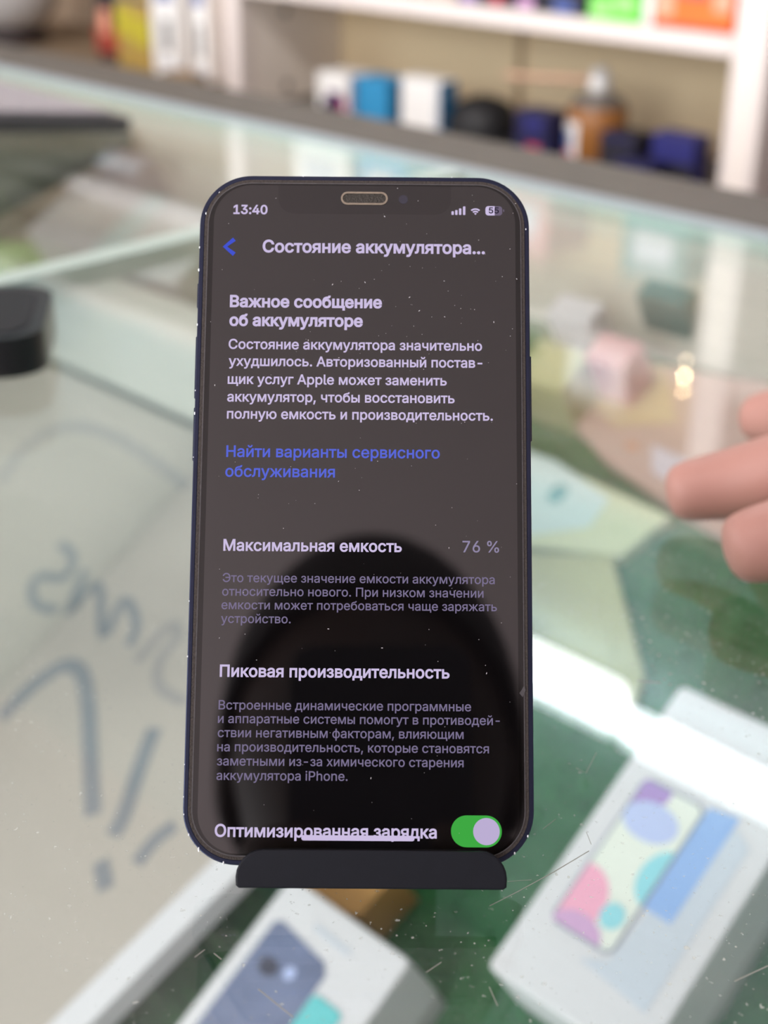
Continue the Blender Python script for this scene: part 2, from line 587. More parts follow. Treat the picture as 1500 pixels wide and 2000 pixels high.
def counter(name, label, xa, xb):
    t = thing(name, label, 'counter', ((xa + xb) / 2, 0, ZF))
    dz = -ZF
    cx = (xa + xb) / 2

    def bx(nm, x0, x1, y0, y1, z0, z1, m, bev=0.0):
        return box(nm, x0 - cx, x1 - cx, y0, y1, z0 + dz, z1 + dz, m, t, bev)
    bm = bmesh.new()
    add_box(bm, xa - cx, xb - cx, CF, CR, -.008 + dz, dz)
    bm.faces.ensure_lookup_table()
    bm.normal_update()
    for f in bm.faces:
        f.material_index = 0 if f.normal.z > .9 else (1 if f.normal.z < -.9 else 2)
    g = fin('glass_top', bm, ['glass', 'glass_in', 'glass_edge'], t)
    # inclined display floor: a slab along the slope, reaching the cabinet at the front
    bm = bmesh.new()
    prof = []
    for v, w in ((-.02, FLOOR_W - .002), (-.90, FLOOR_W - .002), (-.90, FLOOR_W - .016), (-.02, FLOOR_W - .016)):
        p = OD + VD * v + ND * w
        prof.append((p.y, p.z + dz))
    lo = [bm.verts.new((xa + .012 - cx, a, b)) for a, b in prof]
    hi = [bm.verts.new((xb - .012 - cx, a, b)) for a, b in prof]
    bm.faces.new(lo)
    bm.faces.new(hi[::-1])
    for i in range(4):
        bm.faces.new((lo[i], lo[(i + 1) % 4], hi[(i + 1) % 4], hi[i]))
    fin('display_floor', bm, 'cabinet', t)
    bx('back_panel', xa + .006, xb - .006, .500, .512, -.56, -.009, 'case_back')
    bx('front_glass', xa + .006, xb - .006, CF + .004, CF + .010, -.56, -.0085, 'window_glass')
    bx('cabinet_body', xa + .004, xb - .004, CF + .002, .56, ZF + .06, -.56, 'cabinet', .004)
    bx('rail_support', xa + .01, xb - .01, .515, .555, -.56, -.0355, 'cabinet')
    bx('plinth', xa + .03, xb - .03, CF + .04, .55, ZF, ZF + .06, 'grey_dark')
    bx('side_panel', xb - .008, xb - .002, CF + .012, .499, -.56, -.009, 'window_glass' if xb < 0 else 'cabinet')
    return t, g


main_counter, main_glass = counter('display_counter', 'glass topped display counter under the black phone on its stand', -.415, .95)
left_counter, left_glass = counter('display_counter', 'second glass display counter carrying the dark keyboard, beyond the pale joint', -1.95, -.431)
rl = thing('counter_rail', 'worn grey wooden rail with pale metal strip behind the counter glass', 'rail', (-.5, .54, -.035))
box('wooden_rail', -1.45, 1.45, -.0265, .035, 0, .039, 'rail', rl, .0015)
box('metal_strip', -1.45, 1.45, -.0375, -.027, .025, .0375, 'alu', rl, .0008)
jo = box('joint_strip', -.4305 - .2675, -.4155 - .2675, CF, CR, -.010 - ZF, .0006 - ZF, 'joint', main_counter)

# scratches on the main glass: thin pale hairlines
for pts, wd in [([(0.0160,0.0181),(0.0174,0.0253),(0.0190,0.0352),(0.0203,0.0460)],0.00035),([(0.0140,0.0263),(0.0172,0.0302)],0.0002),([(0.0301,0.0014),(0.0343,-0.0011)],0.00025),([(0.0625,0.0354),(0.0650,0.0435)],0.0004),([(0.0191,-0.0044),(0.0194,-0.0003)],0.0003),([(-0.0006,-0.0297),(0.0091,-0.0297)],0.0004),([(0.0161,0.0506),(0.0194,0.0480)],0.0002),([(0.0007,0.0673),(0.0035,0.0674),(0.0005,0.0755)],0.0002),([(0.0088,0.0446),(0.0087,0.0493)],0.0002),([(-0.0155,-0.0330),(-0.0157,-0.0303)],0.0003),([(-0.0137,-0.0297),(-0.0114,-0.0297)],0.0003),([(-0.0103,0.1078),(-0.0056,0.1112)],0.0008)]:
    bm = bmesh.new()
    ribbon(bm, pts, wd * .6, .00002, .00006)
    for v in bm.verts:
        v.co.x -= .2675
        v.co.z -= ZF
    fin('scratch', bm, 'scratch', main_glass)

# artificial grass lining on the slope (one uncountable mass per counter)


def grass(name, label, xa, xb, v0, v1, n, m_base, m_blade, seed):
    rnd = random.Random(seed)
    verts, faces, mi = [], [], []

    def q(x, v, w):
        verts.append(tuple(Vector((x, v, w))))
        return len(verts) - 1
    a = [q(xa, v0, FLOOR_W - .002), q(xb, v0, FLOOR_W - .002), q(xb, v1, FLOOR_W - .002), q(xa, v1, FLOOR_W - .002),
         q(xa, v0, FLOOR_W), q(xb, v0, FLOOR_W), q(xb, v1, FLOOR_W), q(xa, v1, FLOOR_W)]
    for f in ((3, 2, 1, 0), (4, 5, 6, 7), (0, 1, 5, 4), (1, 2, 6, 5), (2, 3, 7, 6), (3, 0, 4, 7)):
        faces.append(tuple(a[i] for i in f))
        mi.append(0)
    for _ in range(n):
        x, v = rnd.uniform(xa + .004, xb - .004), rnd.uniform(v0 + .004, v1 - .004)
        an = rnd.uniform(0, 6.283)
        h = rnd.uniform(.005, .011)
        dx, dv = math.cos(an) * .0012, math.sin(an) * .0012
        lx, lv = rnd.uniform(-.004, .004), rnd.uniform(-.004, .004)
        i0, i1, i2 = q(x - dx, v - dv, FLOOR_W), q(x + dx, v + dv, FLOOR_W), q(x + lx, v + lv, FLOOR_W + h)
        faces.append((i0, i1, i2))
        mi.append(1)
    me = bpy.data.meshes.new(name)
    me.from_pydata(verts, [], faces)
    me.polygons.foreach_set('material_index', mi)
    o = link(name, me, [m_base, m_blade])
    o.location = OD
    o.rotation_euler = (TILT, 0, 0)
    tag(o, label, 'grass', kind='stuff')
    return o


grass('artificial_grass', 'green artificial grass lining the display slope under the white phone boxes', -.40, .93, -.88, -.03, 19000, 'grass_base', 'grass', 3)
grass('artificial_grass', 'strip of green artificial grass in the second counter, left of the joint', -1.9, -.445, -.88, -.03, 15000, 'grass_light', 'grass_light', 5)

# ------------------------------------------------------------------ things lying on the slope


def on_slope(name, label, cat, x, v, w=FLOOR_W, group=None, rz=0.0):
    t = thing(name, label, cat, slope(x, v, w), 0, group)
    t.rotation_euler = (Matrix.Rotation(TILT, 3, 'X') @ Matrix.Rotation(rz, 3, 'Z')).to_euler()
    return t


def sheet(name, parent, pts, z, m, th=.0004, off=(0, 0)):
    return prism(name, [(p[0] - off[0], p[1] - off[1]) for p in pts], z, z + th, m, parent)


def disc(cx, cy, rx, ry=None, n=28):
    ry = ry or rx
    return [(cx + rx * math.cos(2 * math.pi * i / n), cy + ry * math.sin(2 * math.pi * i / n)) for i in range(n)]


def clip(pts, x0, x1, y0, y1):
    """Keep the part of a polygon inside a rectangle."""
    def cut(P, f, t):
        out = []
        for i in range(len(P)):
            a, b = P[i], P[(i + 1) % len(P)]
            fa, fb = f(a), f(b)
            if fa >= 0:
                out.append(a)
            if fa * fb < 0:
                k = fa / (fa - fb)
                out.append((a[0] + (b[0] - a[0]) * k, a[1] + (b[1] - a[1]) * k))
        return out
    for f in (lambda p: p[0] - x0, lambda p: x1 - p[0], lambda p: p[1] - y0, lambda p: y1 - p[1]):
        pts = cut(pts, f, 0)
        if not pts:
            break
    return pts


H = -FLOOR_W
# white phone box at the right, with a pastel phone printed on its lid
bx0, bx1, bv0, bv1 = -.1077, -.0338, -.3780, -.2312
cx, cv = (bx0 + bx1) / 2, (bv0 + bv1) / 2
t = on_slope('phone_box', 'white phone box with a pastel coloured phone printed on its lid, right of the stand', 'phone box', cx, cv)
O2 = (cx, cv)
hx, hv = (bx1 - bx0) / 2, (bv1 - bv0) / 2
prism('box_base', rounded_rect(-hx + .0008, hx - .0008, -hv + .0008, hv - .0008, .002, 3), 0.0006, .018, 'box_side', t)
lid = prism('box_lid', rounded_rect(-hx, hx, -hv, hv, .003, 4), .012, H, 'box_white', t, .0015)
px0, px1, pv0, pv1 = -.0968, -.0664, -.3488, -.2760
z = H
sheet('printed_grey_bar', lid, [(-.0768, -.3554), (-.0432, -.3595), (-.0433, -.2831), (-.0519, -.2780), (-.0640, -.3249), (-.0660, -.3500)], z, 'print_grey', off=O2)  # pale grey printed bar beside the phone picture
sheet('printed_blue_band', lid, [(-.0662, -.2756), (-.0531, -.2736), (-.0535, -.3251), (-.0662, -.3249)], z + .0002, 'print_blueband', off=O2)
pic = prism('printed_phone', [(p[0] - cx, p[1] - cv) for p in rounded_rect(px0, px1, pv0, pv1, .0045, 6)], z + .0002, z + .0007, 'print_outline', lid)
e = .0012
I = (px0 + e, px1 - e, pv0 + e, pv1 - e)
zz = z + .0007
for nm, pts, m, k in (('printed_screen', rounded_rect(*I, .0035, 6), 'print_paleyellow', 0),
                      ('printed_purple_blob', clip(disc(-.0945, -.2800, .0125, .0100), *I), 'print_purple', 1),
                      ('printed_blue_blob', clip(disc(-.0835, -.2930, .0125, .0085), *I), 'print_blue', 2),
                      ('printed_cyan_blob', clip(disc(-.0660, -.3120, .0098, .0130), *I), 'print_cyan', 1),
                      ('printed_pink_blob', clip(disc(-.0930, -.3360, .0140, .0160), *I), 'print_pink', 1),
                      ('printed_mauve_blob', clip(disc(-.0845, -.3480, .0120, .0085), *I), 'print_mauve', 2),
                      ('printed_teal_dot', clip(disc(-.0748, -.3345, .0052, .0056), *I), 'print_cyan', 3)):
    sheet(nm, pic, pts, zz + .00012 * k, m, .0001, off=O2)

# white phone box at the bottom centre, with a dark phone printed on its lid
bx0, bx1, bv0, bv1 = -.2098, -.1365, -.5400, -.3935
cx, cv = (bx0 + bx1) / 2, (bv0 + bv1) / 2
t = on_slope('phone_box', 'white phone box with a slate blue phone printed on its lid, below the stand', 'phone box', cx, cv)
O2 = (cx, cv)
hx, hv = (bx1 - bx0) / 2, (bv1 - bv0) / 2
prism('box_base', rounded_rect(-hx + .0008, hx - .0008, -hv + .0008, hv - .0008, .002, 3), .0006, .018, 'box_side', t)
lid = prism('box_lid', rounded_rect(-hx, hx, -hv, hv, .003, 4), .012, H, 'box_white', t, .0015)
pic = sheet('printed_phone', lid, [(-.2016, -.414), (-.1985, -.4115), (-.1690, -.4150), (-.1650, -.4190), (-.1628, -.5250), (-.2016, -.5250)], z, 'print_navy', off=O2)
sheet('printed_lens', pic, disc(-.1902, -.4300, .0052, .0040), z + .0004, 'print_dark', .0002, off=O2)
sheet('printed_flash', pic, disc(-.1795, -.4270, .0028, .0030), z + .0004, 'print_blue', .0002, off=O2)
sheet('printed_teal_square', lid, rounded_rect(-.1640, -.1470, -.4480, -.4270, .003, 4), z + .0004, 'print_teal', off=O2)
sheet('printed_lettering', lid, [(-.1835, -.4040), (-.1615, -.4050), (-.1615, -.4070), (-.1835, -.4062)], z, 'print_grey', off=O2)

# brown cardboard piece just behind it
t = on_slope('cardboard_piece', 'brown cardboard offcut showing just below the black stand lip', 'cardboard', -.195, -.376)
prism('card_slab', [(-.03, -.0148), (.0045, -.0162), (.0135, -.0125), (.0165, .012), (-.028, .016)], 0, .030, 'brown_card', t, .0008)

# the big beige board with marker strokes, left
t = on_slope('beige_board', 'large beige board with grey marker strokes and a white right edge', 'board', -.48, -.40)
OB = (-.48, -.40)
brd = [(-.2755, -.585), (-.2605, -.490), (-.2470, -.4015), (-.2300, -.300), (-.2250, -.215), (-.74, -.215), (-.80, -.40), (-.80, -.585)]
bpanel = prism('board_panel', [(a - OB[0], b - OB[1]) for a, b in brd], H - .012, H, 'carton', t)
bm = bmesh.new()
ribbon(bm, [(a - OB[0] + .0085, b - OB[1]) for a, b in brd[:5]], .0155, H - .012, H + .002)
fin('white_edge', bm, 'box_white', t)
prism('board_foot', [(-.20, -.15), (.20, -.15), (.20, .15), (-.20, .15)], 0, H - .0125, 'carton', t)
for pts, wd in (([(-.4812, -.3165), (-.465, -.3192), (-.458, -.3317), (-.4746, -.3394), (-.4719, -.348), (-.4596, -.3538), (-.4438, -.3501)], .0062),
                ([(-.4493, -.3219), (-.4346, -.3494)], .0060),
                ([(-.4346, -.3450), (-.4326, -.3257), (-.4021, -.3484), (-.4086, -.3257), (-.3891, -.333), (-.382, -.3457)], .0058),
                ([(-.4198, -.4146), (-.4177, -.3923), (-.4103, -.3742), (-.3972, -.3711), (-.3776, -.3821), (-.3498, -.4043), (-.3239, -.425)], .0092),
                ([(-.3298, -.3738), (-.32, -.3945), (-.3085, -.4163), (-.3057, -.427)], .0090),
                ([(-.2796, -.4059), (-.2834, -.4171), (-.2831, -.4303)], .0075), ([(-.3012, -.4394), (-.2877, -.4477)], .0085)):
    sp = smooth_path([(a, b, 0) for a, b in pts], 5)
    bm = bmesh.new()
    ribbon(bm, [(p.x - OB[0], p.y - OB[1]) for p in sp], wd, H, H + .0002)
    fin('marker_stroke', bm, 'marker', bpanel)
for pts, wd in (([(-.3701, -.3504), (-.3688, -.3249), (-.3595, -.3275), (-.3573, -.3439), (-.3454, -.3551), (-.3249, -.3547)], .0060),
                ([(-.5633, -.3015), (-.57, -.2775), (-.5615, -.256), (-.5414, -.2444), (-.5073, -.2412), (-.4678, -.2446), (-.4309, -.2499)], .0075)):
    sp = smooth_path([(a, b, 0) for a, b in pts], 5)
    bm = bmesh.new()
    ribbon(bm, [(p.x - OB[0], p.y - OB[1]) for p in sp], wd, H, H + .0002)
    fin('marker_stroke', bm, 'marker_faint', bpanel)

# grey-white sheet lying further up the slope, left
t = on_slope('card_sheet', 'plain pale grey card further up the slope behind the beige board', 'card', -.5, -.165)
prism('card_slab', [(-.235, -.042), (-.20, .034), (.19, .034), (.19, -.042)], H - .014, H - .006, mat('pale_grey_card', '#c4c0b6', .6, noise=.04, scale=10), t)
prism('card_foot', [(-.15, -.03), (.15, -.03), (.15, .03), (-.15, .03)], 0, H - .0142, 'carton', t)

# pale boxes behind the phone on the right
t = on_slope('card_box', 'flat pale yellow box with a mint label and a teal blot, right of the phone', 'box', -.240, -.145)
O2 = (-.240, -.145)
prism('box_body', [(p[0] - O2[0], p[1] - O2[1]) for p in [(-0.2976, -0.1242), (-0.1865, -0.1312), (-0.1967, -0.1633), (-0.2553, -0.1815)]], 0, .008, 'yellowgreen', t, .0008)
sheet('mint_label', t, [(-0.2961, -0.1252), (-0.2664, -0.1243), (-0.2229, -0.1348), (-0.2225, -0.1551), (-0.2572, -0.1779)], .008, 'mint', off=O2)
sheet('teal_blot', t, disc(*(-0.2513, -0.1432), .0052, .0066), .0084, 'teal_ink', off=O2)
t = on_slope('envelope', 'flat olive yellow envelope lying below the mint labelled box, right of the phone', 'envelope', -.19, -.22)
O2 = (-.19, -.22)
prism('envelope_body', [(p[0] - O2[0], p[1] - O2[1]) for p in [(-0.2534, -0.1850), (-0.2019, -0.1645), (-0.1476, -0.2173), (-0.1410, -0.2421), (-0.2125, -0.2403)]], 0, .006, 'olive_card', t, .0008)
sheet('envelope_flap', t, [(p[0] * .6 + -.19 * .4, p[1] * .6 + -.225 * .4) for p in [(-0.2534, -0.1850), (-0.2019, -0.1645), (-0.1476, -0.2173), (-0.1410, -0.2421), (-0.2125, -0.2403)]], .006, 'olive_card', off=O2)
t = on_slope('card_folder', 'large pinkish beige folder under the glass beside the resting hand', 'folder', -.20, -.085)
O2 = (-.20, -.085)
prism('folder_body', [(p[0] - O2[0], p[1] - O2[1]) for p in [(-0.2910, -0.0896), (-0.2416, -0.1122), (-0.2018, -0.1221), (-0.1594, -0.1306), (-0.1269, -0.1366), (-0.0965, -0.1226), (-0.1692, -0.0315), (-0.2465, -0.0419), (-0.2783, -0.0471), (-0.2945, -0.0742)]], 0, .008, 'pink_card', t, .0008)
sheet('cream_flap', t, [(-.2945, -.0742), (-.2783, -.0471), (-.2465, -.0419), (-.2185, -.0756), (-.2476, -.0910)], .008, 'cream_card', off=O2)
sheet('rust_spot', t, disc(-.2316, -.0992, .0050, .0026), .008, 'rust', off=O2)
sheet('lilac_patch', t, [(-.222, -.094), (-.196, -.096), (-.192, -.114), (-.212, -.110)], .008, 'lilac', off=O2)

# the row along the top of the slope
row = (('small_carton', 'small white carton at the top of the slope, just right of the phone', 'carton', -.300, -.0435, .030, .018, 'box_white'),
       ('small_carton', 'dark teal carton at the top of the slope, near the right post reflection', 'carton', -.2560, -.0160, .032, .014, 'dteal'),
       ('small_carton', 'reddish pink carton with a dark end at the top of the slope', 'carton', -.2600, -.0640, .027, .022, 'label_pink'),
       ('small_carton', 'olive tan carton beside the phone edge, below the small white carton', 'carton', -.2880, -.0850, .036, .030, 'olive_card'))
M['dteal'] = mat('dark_teal_card', '#4f7a7a', .5, noise=.2, scale=40)
M['label_pink'] = mat('faded_red_card', '#c98d8d', .5, noise=.2, scale=40)
for nm, lb, ct, x, v, sx, sv, m in row:
    t = on_slope(nm, lb, ct, x, v)
    prism('box_body', rounded_rect(-sx / 2, sx / 2, -sv / 2, sv / 2, .001, 2), 0, H - .012, m, t, .0006)
    sheet('top_flap', t, [(-sx * .46, -sv * .46), (-sx * .46, sv * .1), (sx * .46, sv * .1), (sx * .46, -sv * .46)], H - .012, m)

# things in the left counter
t = on_slope('white_carton', 'flat white carton on the grass of the left counter, beyond the joint', 'carton', -.68, -.088)
prism('carton_body', rounded_rect(-.082, .10, -.034, .034, .002, 3), 0, H - .003, 'box_side', t, .001)
sheet('mint_stripe', t, [(.00, -.033), (.025, -.033), (.025, .033), (.00, .033)], H - .003, 'mint')
t = on_slope('grey_carton', 'small grey violet carton behind the flat white carton', 'carton', -.7215, -.052 + .012)
prism('carton_body', rounded_rect(-.026, .026, -.010, .010, .001, 2), 0, H + .006, mat('grey_violet_card', '#8d8790', .6, noise=.1, scale=30), t, .0006)
sheet('top_flap', t, [(-.025, -.009), (.025, -.009), (.025, .001), (-.025, .001)], H + .006, 'print_grey')
t = on_slope('dark_reflection_slab', 'dark olive slab standing in for the dark reflection under the raised keyboard', 'folder', -.83, -.055)  # dark slab put in for the keyboard underside's reflection in the glass
prism('folder_body', [(-.10, -.075), (.014, -.043), (.088, .040), (.075, .052), (-.10, .052)], 0, H + .002, 'dark_olive', t, .0008)

